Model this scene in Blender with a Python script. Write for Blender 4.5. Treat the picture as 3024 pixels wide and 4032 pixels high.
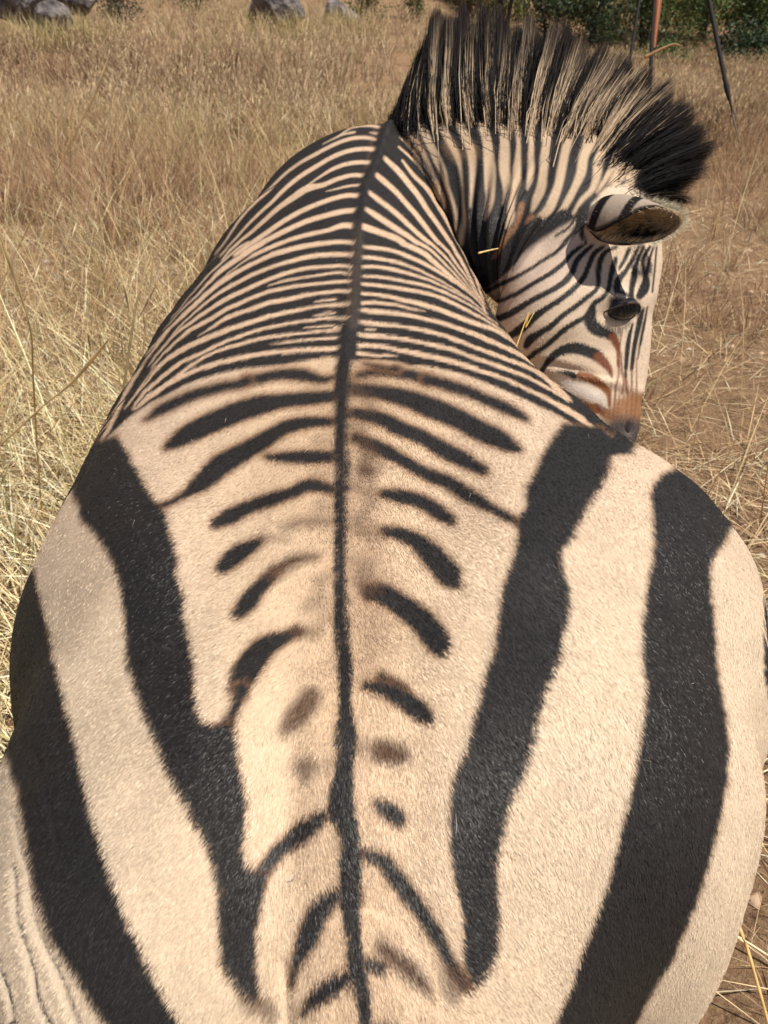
import bpy, math, random
import numpy as np
C = bpy.context.scene.collection
for o in list(bpy.data.objects):
    bpy.data.objects.remove(o, do_unlink=True)
RNG = np.random.default_rng(7)
random.seed(7)

# ------------------------------------------------------------------ camera, sky, sun, exposure
FOC, PITCH, CAMH = 3046.0, math.radians(33), 1.1     # focal length in pixels of a 3024 x 4032 picture
SP, CP = math.sin(PITCH), math.cos(PITCH)
scn = bpy.context.scene
cd = bpy.data.cameras.new('camera')
cam = bpy.data.objects.new('camera', cd)
C.objects.link(cam)
cam.location = (0, 0, CAMH)
cam.rotation_euler = (math.radians(90) - PITCH, 0, 0)
cd.sensor_fit = 'VERTICAL'
cd.sensor_height = 24
cd.sensor_width = 18
cd.lens = FOC / 4032 * 24
cd.clip_start = 0.02
cd.clip_end = 600
cd.dof.use_dof = True
cd.dof.focus_distance = 0.78
cd.dof.aperture_fstop = (cd.lens) / 1.9
scn.camera = cam

SUN_DIR = np.array([0.38, -0.17, 0.90])
SUN_DIR /= np.linalg.norm(SUN_DIR)
w = bpy.data.worlds.new('World')
scn.world = w
w.use_nodes = True
nt = w.node_tree
nt.nodes.clear()
sky = nt.nodes.new('ShaderNodeTexSky')
sky.sky_type = 'NISHITA'
sky.sun_disc = False
sky.sun_elevation = math.asin(SUN_DIR[2])
sky.sun_rotation = math.atan2(SUN_DIR[0], SUN_DIR[1])
bgn = nt.nodes.new('ShaderNodeBackground')
bgn.inputs['Strength'].default_value = 0.062
wo = nt.nodes.new('ShaderNodeOutputWorld')
nt.links.new(sky.outputs[0], bgn.inputs['Color'])
nt.links.new(bgn.outputs[0], wo.inputs['Surface'])
sl = bpy.data.lights.new('sun', 'SUN')
sl.energy = 4.8
sl.angle = math.radians(0.53)
sl.color = (1.0, 0.94, 0.84)
so = bpy.data.objects.new('sun', sl)
C.objects.link(so)
so.location = (3, -2, 6)
from mathutils import Vector
so.rotation_euler = Vector(SUN_DIR).to_track_quat('Z', 'Y').to_euler()
scn.view_settings.view_transform = 'Standard'
scn.view_settings.look = 'None'
scn.view_settings.exposure = 0.33
scn.view_settings.gamma = 1.0
scn.view_settings.use_curve_mapping = False

# ------------------------------------------------------------------ helpers
def at(u, v, d):
    """point of the place at optical depth d along the bearing (u, v)"""
    x = (np.asarray(u, float) - 1512) / FOC
    y = (2016 - np.asarray(v, float)) / FOC
    d = np.asarray(d, float)
    return np.stack([x * d, (CP + y * SP) * d, CAMH + (-SP + y * CP) * d], -1)

def bearing(P):
    x, y, z = P[..., 0], P[..., 1], P[..., 2] - CAMH
    d = y * CP - z * SP
    return 1512 + FOC * x / d, 2016 - FOC * (y * SP + z * CP) / d, d

def smooth_interp(tk, vals, t):
    tk = np.asarray(tk, float); vals = np.asarray(vals, float)
    m = np.gradient(vals, tk, axis=0)
    i = np.clip(np.searchsorted(tk, t, side='right') - 1, 0, len(tk) - 2)
    h = tk[i + 1] - tk[i]; s = (t - tk[i]) / h
    if vals.ndim > 1:
        h = h[:, None]; s = s[:, None]
    return (2*s**3 - 3*s**2 + 1)*vals[i] + (s**3 - 2*s**2 + s)*h*m[i] + (-2*s**3 + 3*s**2)*vals[i+1] + (s**3 - s**2)*h*m[i+1]

def tag(o, label=None, cat=None, group=None, kind=None):
    if label: o['label'] = label
    if cat: o['category'] = cat
    if group: o['group'] = group
    if kind: o['kind'] = kind
    return o

def empty(name, loc, label, cat, group=None):
    o = bpy.data.objects.new(name, None)
    o.location = loc
    o.empty_display_size = 0.05
    C.objects.link(o)
    return tag(o, label, cat, group)

def mesh(name, V, Fc, mat, parent=None, col=None, smooth=False, nside=None):
    """V (n,3), Fc (m,k) with one polygon size; col (n,3) stored as vertex attribute 'tint'"""
    V = np.asarray(V, np.float32); Fc = np.asarray(Fc, np.int32)
    if parent is not None:
        V = V - np.array(parent.location, np.float32)[None] if parent.parent is None else V
    me = bpy.data.meshes.new(name)
    n, (m, k) = len(V), Fc.shape
    me.vertices.add(n); me.vertices.foreach_set('co', V.ravel())
    me.loops.add(m * k); me.loops.foreach_set('vertex_index', Fc.ravel())
    me.polygons.add(m)
    me.polygons.foreach_set('loop_start', np.arange(0, m * k, k, dtype=np.int32))
    if smooth:
        me.polygons.foreach_set('use_smooth', np.ones(m, bool))
    me.update(calc_edges=True)
    if col is not None:
        a = me.attributes.new('tint', 'FLOAT_COLOR', 'POINT')
        c4 = np.ones((n, 4), np.float32); c4[:, :3] = col
        a.data.foreach_set('color', c4.ravel())
    me.materials.append(mat)
    o = bpy.data.objects.new(name, me)
    C.objects.link(o)
    if parent is not None:
        o.parent = parent
    return o

def tint_mat(name, rough=0.6, spec=0.3, sheen=0.0, transl=0.0, bump=0.0, bscale=800, grain=0.0):
    m = bpy.data.materials.new(name); m.use_nodes = True
    nt = m.node_tree; b = nt.nodes['Principled BSDF']
    a = nt.nodes.new('ShaderNodeAttribute'); a.attribute_name = 'tint'
    src = a.outputs['Color']
    if grain:
        tx = nt.nodes.new('ShaderNodeTexCoord')
        nz = nt.nodes.new('ShaderNodeTexNoise'); nz.inputs['Scale'].default_value = bscale
        nt.links.new(tx.outputs['Object'], nz.inputs['Vector'])
        mp = nt.nodes.new('ShaderNodeMapRange')
        mp.inputs['To Min'].default_value = 1 - grain; mp.inputs['To Max'].default_value = 1 + grain
        nt.links.new(nz.outputs['Fac'], mp.inputs['Value'])
        mx = nt.nodes.new('ShaderNodeVectorMath'); mx.operation = 'SCALE'
        nt.links.new(src, mx.inputs[0]); nt.links.new(mp.outputs[0], mx.inputs['Scale'])
        src = mx.outputs[0]
    nt.links.new(src, b.inputs['Base Color'])
    b.inputs['Roughness'].default_value = rough
    b.inputs['Specular IOR Level'].default_value = spec
    if bump:
        tx = nt.nodes.new('ShaderNodeTexCoord')
        nz = nt.nodes.new('ShaderNodeTexNoise'); nz.inputs['Scale'].default_value = bscale
        nz.inputs['Detail'].default_value = 4
        nt.links.new(tx.outputs['Object'], nz.inputs['Vector'])
        bp = nt.nodes.new('ShaderNodeBump'); bp.inputs['Strength'].default_value = bump
        bp.inputs['Distance'].default_value = 0.002
        nt.links.new(nz.outputs['Fac'], bp.inputs['Height'])
        nt.links.new(bp.outputs[0], b.inputs['Normal'])
    if transl:
        out = nt.nodes['Material Output']
        tr = nt.nodes.new('ShaderNodeBsdfTranslucent'); nt.links.new(src, tr.inputs['Color'])
        ms = nt.nodes.new('ShaderNodeMixShader'); ms.inputs[0].default_value = transl
        nt.links.new(b.outputs[0], ms.inputs[1]); nt.links.new(tr.outputs[0], ms.inputs[2])
        nt.links.new(ms.outputs[0], out.inputs['Surface'])
    return m

def vnoise(x, y, seed=0):
    """smooth value noise 0..1, vectorised"""
    r = np.random.default_rng(seed); T = r.random((256, 256))
    xi = np.floor(x).astype(int); yi = np.floor(y).astype(int)
    fx = x - xi; fy = y - yi
    fx = fx * fx * (3 - 2 * fx); fy = fy * fy * (3 - 2 * fy)
    g = lambda a, b: T[a & 255, b & 255]
    return (g(xi, yi) * (1 - fx) + g(xi + 1, yi) * fx) * (1 - fy) + (g(xi, yi + 1) * (1 - fx) + g(xi + 1, yi + 1) * fx) * fy

def grid_faces(n, m, wrap=False):
    i = np.arange(n - 1)[:, None]; j = np.arange(m if wrap else m - 1)[None, :]
    a = i * m + j; b = i * m + (j + 1) % m
    return np.stack([a, b, b + m, a + m], -1).reshape(-1, 4)

# ------------------------------------------------------------------ terrain
def ground_z(x, y):
    x = np.asarray(x, float); y = np.asarray(y, float)
    side = 1 / (1 + np.exp((x - 0.9 - 0.05 * y) * 1.1))
    rise = np.clip(y - 7, 0, None)
    z = side * (0.043 * rise + 0.0010 * rise ** 2)
    far = np.clip(y - 24, 0, None)
    z = z + far * 0.16 * (1 - 0.5 * side)
    z = z + 0.035 * (vnoise(x * 0.9 + 40, y * 0.9 + 40, 1) - .5) + 0.015 * (vnoise(x * 4 + 40, y * 4 + 90, 2) - .5)
    return z

def near_mask(x, y):
    """1 inside the strip of ground the zebra lies on"""
    sx = 0.0
    a = ((x - 0.02) / 0.50) ** 2 + ((y - 0.95) / 1.05) ** 2 < 1
    b = ((x - 0.10) / 0.40) ** 2 + ((y - 0.55) / 0.42) ** 2 < 1
    c = (abs(x - 0.30) < 0.33) & (abs(y - 1.55) < 0.16)
    return a | b | c

def build_ground():
    ys = np.concatenate([-np.geomspace(60, .6, 12), np.arange(-.5, 6, .05), np.geomspace(6, 400, 90)])
    xs = np.concatenate([-np.geomspace(300, 4, 34), np.arange(-3.9, 3.9, .06), np.geomspace(4, 300, 34)])
    X, Y = np.meshgrid(xs, ys)
    Z = ground_z(X, Y)
    V = np.stack([X, Y, Z], -1).reshape(-1, 3)
    m = bpy.data.materials.new('dry_soil'); m.use_nodes = True
    nt = m.node_tree; b = nt.nodes['Principled BSDF']
    tx = nt.nodes.new('ShaderNodeTexCoord')
    def noise(s, d=5, r=.6):
        n = nt.nodes.new('ShaderNodeTexNoise'); n.inputs['Scale'].default_value = s
        n.inputs['Detail'].default_value = d; n.inputs['Roughness'].default_value = r
        nt.links.new(tx.outputs['Object'], n.inputs['Vector']); return n
    n1, n2, n3 = noise(1.7), noise(14), noise(90, 6, .7)
    r1 = nt.nodes.new('ShaderNodeValToRGB')
    e = r1.color_ramp.elements
    e[0].position = .34; e[0].color = (.105, .056, .032, 1)
    e[1].position = .68; e[1].color = (.33, .205, .115, 1)
    x = e.new(.52); x.color = (.25, .145, .085, 1)
    nt.links.new(n2.outputs['Fac'], r1.inputs[0])
    r2 = nt.nodes.new('ShaderNodeValToRGB')
    e = r2.color_ramp.elements
    e[0].position = .42; e[0].color = (0, 0, 0, 1)
    e[1].position = .60; e[1].color = (1, 1, 1, 1)
    nt.links.new(n3.outputs['Fac'], r2.inputs[0])
    mx = nt.nodes.new('ShaderNodeMix'); mx.data_type = 'RGBA'
    nt.links.new(r2.outputs[0], mx.inputs['Factor'])
    nt.links.new(r1.outputs[0], mx.inputs['A'])
    mx.inputs['B'].default_value = (.32, .21, .12, 1)
    nt.links.new(mx.outputs['Result'], b.inputs['Base Color'])
    b.inputs['Roughness'].default_value = .95
    b.inputs['Specular IOR Level'].default_value = .1
    bp = nt.nodes.new('ShaderNodeBump'); bp.inputs['Strength'].default_value = .9; bp.inputs['Distance'].default_value = .02
    ad = nt.nodes.new('ShaderNodeMath'); ad.operation = 'ADD'
    nt.links.new(n2.outputs['Fac'], ad.inputs[0]); nt.links.new(n3.outputs['Fac'], ad.inputs[1])
    nt.links.new(ad.outputs[0], bp.inputs['Height']); nt.links.new(bp.outputs[0], b.inputs['Normal'])
    o = mesh('ground', V, grid_faces(len(ys), len(xs)), m, smooth=True)
    tag(o, kind='structure')
build_ground()

# ------------------------------------------------------------------ the zebra's coat: markings traced as strokes and patches
CROP = dict(A=(800, 400, 2.07375), B=(400, 900, 1.659), C=(1300, 400, 2.07375), D=(1300, 900, 1.659), E=(1500, 400, 2.07375),
            F=(2100, 350, 2.07375), G=(1850, 850, 2.07375), H=(2050, 1250, 2.765), I=(0, 1400, 1.106), J=(1500, 1400, 1.0886),
            K=(0, 2700, 1.106), L=(1500, 2700, 1.0886), N=(900, 950, 3.318), M=(600, 950, 3.318), O=(340, 1250, 2.765),
            P=(1380, 950, 2.765), Q=(1680, 1150, 2.765), Z=(0, 0, 1.0))
U0, V0, RS = -700, -200, 0.5
RW, RH = int(4500 * RS), int(5000 * RS)

class Sheet:
    def __init__(self, base):
        self.a = np.ones((RH, RW, 3), np.float32) * np.array(base, np.float32)
    def pts(self, c, p):
        x0, y0, s = CROP[c]
        q = np.array(p, float)
        q[:, 0] = (q[:, 0] / s + x0 - U0) * RS
        q[:, 1] = (q[:, 1] / s + y0 - V0) * RS
        if q.shape[1] > 2:
            q[:, 2] = q[:, 2] / s * RS
        return q
    def mask_stroke(self, q, soft, grow=0.0):
        # resample the polyline smoothly
        if len(q) > 2:
            t = np.concatenate([[0], np.cumsum(np.hypot(*(np.diff(q[:, :2], axis=0).T)) + 1e-6)])
            q = smooth_interp(t, q, np.linspace(0, t[-1], len(q) * 4))
        r = np.maximum(q[:, 2] / 2 + grow, .3)
        m = r.max() + soft + 2
        x0, x1 = int(max(0, q[:, 0].min() - m)), int(min(RW, q[:, 0].max() + m + 1))
        y0, y1 = int(max(0, q[:, 1].min() - m)), int(min(RH, q[:, 1].max() + m + 1))
        if x1 <= x0 or y1 <= y0: return None
        best = np.full((y1 - y0, x1 - x0), 1e3, np.float32)
        for k in range(len(q) - 1):
            ax, ay = q[k, :2]; bx, by = q[k + 1, :2]
            mm = max(r[k], r[k + 1]) + soft + 1
            X0, X1 = int(max(x0, min(ax, bx) - mm)), int(min(x1, max(ax, bx) + mm + 1))
            Y0, Y1 = int(max(y0, min(ay, by) - mm)), int(min(y1, max(ay, by) + mm + 1))
            if X1 <= X0 or Y1 <= Y0: continue
            X, Y = np.meshgrid(np.arange(X0, X1), np.arange(Y0, Y1))
            dx, dy = bx - ax, by - ay
            s = np.clip(((X - ax) * dx + (Y - ay) * dy) / (dx * dx + dy * dy + 1e-9), 0, 1)
            dd = np.hypot(X - ax - s * dx, Y - ay - s * dy) - (r[k] + s * (r[k + 1] - r[k]))
            sub = best[Y0 - y0:Y1 - y0, X0 - x0:X1 - x0]
            np.minimum(sub, dd, out=sub)
        return (y0, y1, x0, x1), np.clip(.5 - best / (2 * soft), 0, 1)
    def put(self, box, mk, col, alpha):
        if col is None: return
        y0, y1, x0, x1 = box
        k = (mk * alpha)[..., None]
        self.a[y0:y1, x0:x1] = self.a[y0:y1, x0:x1] * (1 - k) + np.array(col, np.float32) * k
    def stroke(self, c, p, col, soft=2.0, alpha=1.0, fringe=None):
        q = self.pts(c, p)
        if fringe is not None:
            r = self.mask_stroke(q, fringe[2], fringe[1])
            if r: self.put(r[0], r[1], fringe[0], fringe[3])
        r = self.mask_stroke(q, soft)
        if r: self.put(r[0], r[1], col, alpha)
    def patch(self, c, p, col, soft=2.0, alpha=1.0, fringe=None):
        q = self.pts(c, p) if isinstance(c, str) else c
        m = 8
        x0, x1 = int(max(0, q[:, 0].min() - m)), int(min(RW, q[:, 0].max() + m + 1))
        y0, y1 = int(max(0, q[:, 1].min() - m)), int(min(RH, q[:, 1].max() + m + 1))
        X, Y = np.meshgrid(np.arange(x0, x1), np.arange(y0, y1))
        ins = np.zeros(X.shape, bool)
        for k in range(len(q)):
            ax, ay = q[k, :2]; bx, by = q[(k + 1) % len(q), :2]
            if ay == by: continue
            cnd = (Y < ay) != (Y < by)
            ins ^= cnd & (X < (bx - ax) * (Y - ay) / (by - ay) + ax)
        if fringe is not None:
            loop = np.concatenate([q[:, :2], q[:1, :2]]); loop = np.c_[loop, np.full(len(loop), fringe[1])]
            for k in range(len(loop) - 1):
                r = self.mask_stroke(loop[k:k + 2], fringe[2])
                if r: self.put(r[0], r[1] , fringe[0], fringe[3])
        mk = ins.astype(np.float32)
        n = max(1, int(round(soft)))
        for _ in range(2):
            for ax in (0, 1):
                acc = np.zeros_like(mk)
                for sft in range(-n, n + 1): acc += np.roll(mk, sft, ax)
                mk = acc / (2 * n + 1)
        self.put((y0, y1, x0, x1), mk, col, alpha)
    def sample(self, u, v, rough=False):
        if rough:
            k = np.interp(v, [900, 1400, 2200], [.10, .4, .8]); f = np.where(v < 1350, 5.5, 9)
            u, v = u + k * ((vnoise(u / f + 99, v / f + 99, 33) - .5) * 12 + (vnoise(u / 26 + 99, v / 26 + 99, 35) - .5) * 12), v + k * (vnoise(u / f + 99, v / f + 99, 34) - .5) * 12
        x = np.clip((u - U0) * RS, 0, RW - 1.01); y = np.clip((v - V0) * RS, 0, RH - 1.01)
        xi = x.astype(int); yi = y.astype(int); fx = (x - xi)[..., None]; fy = (y - yi)[..., None]
        a = self.a
        return (a[yi, xi] * (1 - fx) + a[yi, xi + 1] * fx) * (1 - fy) + (a[yi + 1, xi] * (1 - fx) + a[yi + 1, xi + 1] * fx) * fy

BLK = (.020, .018, .0175)
TAN = (.60, .455, .32)
PALE = (.66, .555, .45)
ORG = (.50, .31, .165)
BRN = (.22, .115, .06)
FR = ((.20, .095, .045), 6.0, 6.5, .7)

def mixc(a, b, t): return tuple(x * (1 - t) + y * t for x, y in zip(a, b))

def paint_torso():
    S = Sheet(TAN)
    # warm cream along the back, paler on the flanks
    X = np.arange(RW) / RS + U0; Y = np.arange(RH) / RS + V0
    cx = np.interp(Y, [500, 1000, 1900, 3000, 4000], [1540, 1400, 1345, 1360, 1430])
    wd = np.interp(Y, [500, 1000, 1900, 3000, 4000], [240, 330, 560, 700, 800])
    t = np.clip(abs(X[None] - cx[:, None]) / wd[:, None], 0, 1.4)[..., None]
    hind = np.clip((Y - 1700) / 900, 0, 1)[:, None, None]; warm = np.array((.545, .385, .25)); mid = np.array((.555, .405, .275)) * (1 - hind) + np.array((.60, .465, .33)) * hind; pale = np.array((.565, .425, .305)) * (1 - hind) + np.array((.625, .50, .365)) * hind
    base = np.where(t < .7, warm + (mid - warm) * t / .7, mid + (pale - mid) * np.clip((t - .7) / .7, 0, 1))
    nz = vnoise(X[None] / 60 + 30, Y[:, None] / 60 + 30, 5)[..., None]
    S.a[:] = (base * (0.94 + .12 * nz)).astype(np.float32)
    # grey brown mottling right of the back stripe
    for (c, p, a) in [('Z', [(1420, 1950, 80), (1450, 2150, 150), (1460, 2400, 170), (1450, 2620, 110)], .5),
                      ('Z', [(1410, 1500, 60), (1420, 1700, 90), (1420, 1850, 90)], .35), ('Z', [(1290, 1600, 50), (1290, 1900, 60), (1280, 2200, 60), (1290, 2500, 40)], .18)]:
        S.stroke(c, p, (.27, .165, .105), soft=30, alpha=a)
    # dark field of the fore part, left and right of the spine
    lf = [(1545, 400), (1400, 380), (1100, 480), (800, 800), (600, 1000), (350, 1400), (150, 1900), (280, 1900), (345, 1830), (394, 1756), (412, 1731), (448, 1695), (485, 1662), (521, 1630), (535, 1622), (571, 1597),
          (615, 1572), (658, 1550), (702, 1528), (756, 1503), (810, 1485), (864, 1469), (940, 1452), (990, 1447), (1066, 1440), (1126, 1432), (1171, 1423), (1216, 1416), (1277, 1405), (1328, 1402), (1380, 1400), (1480, 900)]
    S.patch('Z', lf, BLK, 1, fringe=(BRN, 5, 5, .4))
    rt = [(1500, 400), (1700, 400), (2000, 800), (2050, 1150), (2300, 1450), (2420, 1600), (2480, 1750), (2380, 1700)]
    q = [(1640, 1480), (1550, 1410), (1400, 1320), (1250, 1250), (1100, 1180), (950, 1110), (800, 1050), (650, 980), (560, 950), (400, 890), (200, 840), (0, 795)]
    rt += [(x / 2.765 + 1680, y / 2.765 + 1150) for x, y in q]
    q = [(650, 1350), (520, 1310), (350, 1290), (200, 1285), (90, 1290)]
    rt += [(x / 2.765 + 1380, y / 2.765 + 950) for x, y in q] + [(1360, 1420), (1400, 900)]
    S.patch('Z', rt, BLK, 1, fringe=(BRN, 5, 5, .4))
    # right tan of the dark field's end
    LT = (.57, .40, .27)
    lights = [
        ('A', [(1510, 185, 8), (1430, 172, 12), (1380, 170, 6)]),
        ('A', [(1490, 232, 24), (1420, 205, 26), (1330, 195, 24), (1200, 220, 14), (1100, 285, 8)]),
        ('A', [(1475, 278, 20), (1420, 262, 20), (1360, 250, 6)]),
        ('A', [(1235, 250, 18), (1150, 265, 18), (1060, 305, 12), (980, 345, 6)]),
        ('A', [(1455, 325, 15), (1360, 298, 28), (1250, 295, 32), (1130, 325, 32), (1000, 385, 32), (880, 450, 32), (790, 500, 28), (700, 565, 26), (600, 655, 24), (530, 730, 28), (440, 810, 24), (360, 890, 22), (290, 975, 20), (240, 1050, 20), (160, 1170, 18), (100, 1240, 14)]),
        ('A', [(1435, 395, 40), (1320, 385, 38), (1200, 400, 38), (1060, 450, 38), (930, 525, 38), (800, 605, 38), (680, 700, 36), (560, 820, 30), (460, 910, 26), (370, 1000, 22), (290, 1090, 20), (200, 1190, 16), (140, 1260, 14)]),
        ('A', [(1390, 500, 38), (1280, 495, 36), (1150, 515, 36), (1040, 560, 30), (960, 610, 20), (900, 650, 14), (850, 690, 20)]),
        ('A', [(1345, 610, 34), (1230, 600, 36), (1100, 630, 38), (980, 680, 42), (850, 710, 62), (740, 780, 56), (620, 865, 44), (500, 970, 36), (400, 1060, 30), (300, 1140, 24), (210, 1225, 20), (160, 1290, 16)]),
        ('A', [(1290, 680, 20), (1180, 690, 20), (1080, 715, 14), (1010, 730, 4)]),
        ('A', [(1295, 770, 40), (1180, 765, 40), (1050, 795, 40), (900, 850, 40), (760, 915, 42), (620, 1000, 42), (490, 1090, 42), (370, 1170, 38), (260, 1250, 34)]),
        ('M', [(1250, 20, 40), (1150, 70, 34), (1050, 150, 26), (950, 240, 24), (850, 330, 24), (760, 410, 22), (690, 490, 20), (620, 570, 16), (540, 660, 14), (460, 750, 10), (400, 830, 8), (250, 1000, 8)]),
        ('A', [(1275, 885, 40), (1150, 895, 46), (1000, 930, 46), (850, 975, 44), (700, 1040, 44), (560, 1110, 44), (430, 1180, 44), (330, 1244, 42)]),
        ('N', [(440, 30, 66), (300, 110, 70), (150, 210, 72), (0, 310, 74)]),
        ('M', [(995, 310, 70), (850, 420, 60), (760, 520, 44), (690, 590, 30), (640, 650, 25), (560, 730, 22), (450, 830, 18), (370, 910, 14), (280, 1010, 10), (150, 1150, 8)]),
        ('A', [(1225, 1015, 50), (1150, 1010, 50), (1020, 1050, 36), (880, 1080, 38), (730, 1120, 36), (600, 1170, 34), (490, 1215, 34), (400, 1260, 30)]),
        ('N', [(700, 10, 44), (600, 50, 40), (480, 110, 34), (360, 170, 30), (250, 230, 26), (150, 300, 20), (60, 370, 14), (0, 410, 12)]),
        ('M', [(995, 410, 12), (930, 470, 12), (860, 520, 12), (800, 570, 10)]),
        ('A', [(1250, 1155, 34), (1120, 1145, 36), (960, 1160, 40), (820, 1180, 40), (680, 1215, 42), (560, 1250, 42)]),
        ('N', [(1180, 25, 55), (950, 75, 60), (750, 120, 60), (600, 160, 66), (450, 230, 60), (300, 300, 60), (150, 380, 60), (0, 465, 66)]),
        ('M', [(995, 470, 66), (830, 585, 60), (700, 690, 60), (560, 830, 60), (450, 925, 56), (350, 1020, 46), (250, 1110, 34), (150, 1215, 26), (60, 1320, 22), (0, 1385, 16), (-80, 1480, 14)]),
        ('N', [(1640, 175, 50), (1500, 170, 62), (1350, 170, 66), (1180, 180, 66), (1000, 210, 66), (850, 250, 58), (700, 290, 54), (550, 340, 52), (400, 400, 56), (250, 465, 56), (130, 530, 56), (0, 600, 56)]),
        ('M', [(995, 600, 56), (860, 680, 44), (740, 770, 36), (620, 870, 32), (520, 960, 28), (430, 1040, 24), (350, 1120, 22), (280, 1200, 18), (200, 1300, 14), (100, 1420, 12), (0, 1540, 12)]),
        ('N', [(1620, 345, 46), (1500, 320, 44), (1350, 325, 50), (1180, 335, 48), (1000, 355, 52), (860, 385, 52), (720, 425, 58), (560, 485, 56), (420, 540, 58), (280, 605, 60), (150, 665, 64), (0, 735, 66)]),
        ('M', [(995, 735, 66), (860, 815, 56), (740, 895, 54), (620, 975, 50), (520, 1050, 46), (420, 1120, 44), (330, 1190, 36), (250, 1260, 26), (160, 1370, 20), (60, 1490, 16), (-40, 1620, 14)]),
        ('N', [(1600, 430, 26), (1480, 410, 34), (1350, 415, 34), (1200, 440, 34), (1050, 460, 34), (900, 485, 32), (750, 510, 32), (640, 540, 24), (510, 585, 6)]),
        ('N', [(1620, 525, 34), (1480, 525, 44), (1300, 540, 46), (1150, 555, 44), (1000, 570, 46), (850, 590, 48), (700, 620, 52), (550, 650, 54), (400, 700, 54), (250, 760, 56), (120, 820, 56), (0, 870, 58)]),
        ('M', [(995, 870, 58), (860, 955, 56), (740, 1025, 56), (620, 1090, 56), (500, 1155, 52), (400, 1235, 44), (320, 1300, 38), (240, 1380, 32), (160, 1460, 28), (80, 1550, 24), (0, 1640, 20)]),
        ('N', [(1620, 655, 48), (1450, 650, 48), (1300, 665, 48), (1150, 680, 48), (1000, 705, 58), (850, 740, 62), (700, 770, 62), (550, 795, 62), (420, 840, 64), (280, 890, 62), (140, 935, 62), (0, 990, 64)]),
        ('M', [(995, 990, 62), (900, 1040, 50), (800, 1110, 38), (710, 1165, 24), (600, 1235, 6)]),
        ('N', [(1410, 760, 24), (1300, 765, 30), (1200, 775, 22), (1130, 790, 6)]),
        ('N', [(1600, 810, 40), (1500, 825, 58), (1400, 830, 52), (1250, 840, 40), (1100, 860, 42), (950, 890, 54), (800, 920, 58), (650, 950, 60), (500, 985, 64), (350, 1035, 64), (200, 1085, 68), (90, 1120, 70), (0, 1150, 70)]),
        ('M', [(995, 1150, 74), (850, 1210, 78), (700, 1270, 78), (560, 1330, 74), (430, 1395, 74), (330, 1450, 72), (230, 1520, 66), (130, 1600, 54), (60, 1660, 44)]),
        ('O', [(827, 500, 44), (740, 600, 36), (660, 700, 30), (580, 790, 26), (500, 890, 20), (430, 980, 14)]),
        ('N', [(1400, 930, 26), (1300, 935, 32), (1200, 955, 22), (1110, 975, 6)]),
        ('N', [(1540, 1000, 40), (1400, 1000, 42), (1250, 1005, 42), (1100, 1030, 38), (950, 1045, 38), (800, 1070, 42), (650, 1100, 42), (500, 1130, 42), (350, 1170, 42), (200, 1220, 44), (100, 1255, 44), (0, 1290, 42)]),
        ('M', [(995, 1290, 40), (880, 1340, 42), (760, 1400, 44), (640, 1460, 48), (520, 1515, 56), (400, 1570, 60), (300, 1640, 60)]),
        ('O', [(969, 537, 50), (880, 600, 46), (790, 680, 46), (700, 755, 46), (620, 830, 44), (560, 910, 34), (510, 990, 20)]),
        ('N', [(1450, 1140, 56), (1350, 1100, 30), (1200, 1110, 26), (1080, 1120, 20), (980, 1130, 6)]),
        ('N', [(1450, 1150, 48), (1350, 1165, 36), (1200, 1172, 38), (1050, 1190, 38), (900, 1205, 42), (750, 1220, 46), (600, 1240, 50), (450, 1265, 46), (300, 1300, 46), (150, 1345, 46), (0, 1385, 48)]),
        ('M', [(995, 1385, 46), (860, 1430, 42), (740, 1480, 38), (620, 1550, 40), (500, 1620, 42)]),
        ('O', [(1136, 520, 34), (1040, 600, 32), (960, 665, 36), (880, 725, 46), (790, 790, 60), (700, 850, 60), (620, 910, 40)]),
        ('N', [(1450, 1260, 46), (1300, 1265, 40), (1150, 1275, 34), (1000, 1290, 32), (850, 1305, 30), (700, 1325, 24), (560, 1340, 8)]),
        ('N', [(1480, 1400, 46), (1350, 1400, 66), (1200, 1410, 66), (1050, 1415, 62), (900, 1425, 62), (700, 1440, 62), (500, 1460, 62), (300, 1490, 66), (150, 1520, 72), (0, 1555, 74)]),
        ('M', [(995, 1555, 72), (880, 1580, 66), (760, 1620, 64)]),
        ('O', [(1352, 520, 60), (1200, 570, 56), (1050, 635, 52), (920, 705, 56), (800, 780, 60), (700, 850, 60), (620, 920, 44), (550, 990, 24)]),
        # far left flank below the loin
        ('O', [(900, 130, 30), (800, 260, 30), (700, 400, 26), (600, 540, 30), (500, 690, 40), (420, 840, 50), (350, 1000, 56), (270, 1160, 50), (180, 1320, 34), (90, 1460, 20), (10, 1620, 14)]),
        ('O', [(760, 520, 12), (640, 680, 14), (540, 830, 16), (470, 950, 12)]),
        # right
        ('C', [(540, 265, 10), (620, 340, 14), (700, 430, 14), (760, 520, 10)]),
        ('C', [(560, 370, 16), (640, 440, 20), (720, 520, 18), (780, 600, 14), (840, 700, 10), (890, 800, 6)]),
        ('C', [(590, 480, 20), (680, 600, 34), (790, 710, 38), (870, 830, 40), (940, 950, 38), (1000, 1060, 34), (1045, 1148, 24)]),
        ('C', [(425, 445, 38), (560, 570, 50), (640, 670, 50), (720, 770, 48), (790, 880, 46), (870, 990, 40), (940, 1090, 38), (984, 1155, 34)]),
        ('C', [(370, 590, 42), (440, 650, 50), (530, 730, 46), (620, 830, 44), (700, 920, 44), (770, 1010, 42), (840, 1100, 38), (886, 1155, 34)]),
        ('C', [(310, 735, 34), (380, 790, 44), (460, 850, 44), (560, 930, 44), (640, 1005, 42), (720, 1080, 40), (811, 1155, 34)]),
        ('C', [(290, 875, 36), (360, 920, 50), (460, 985, 52), (560, 1050, 48), (640, 1100, 44), (713, 1155, 38)]),
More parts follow.
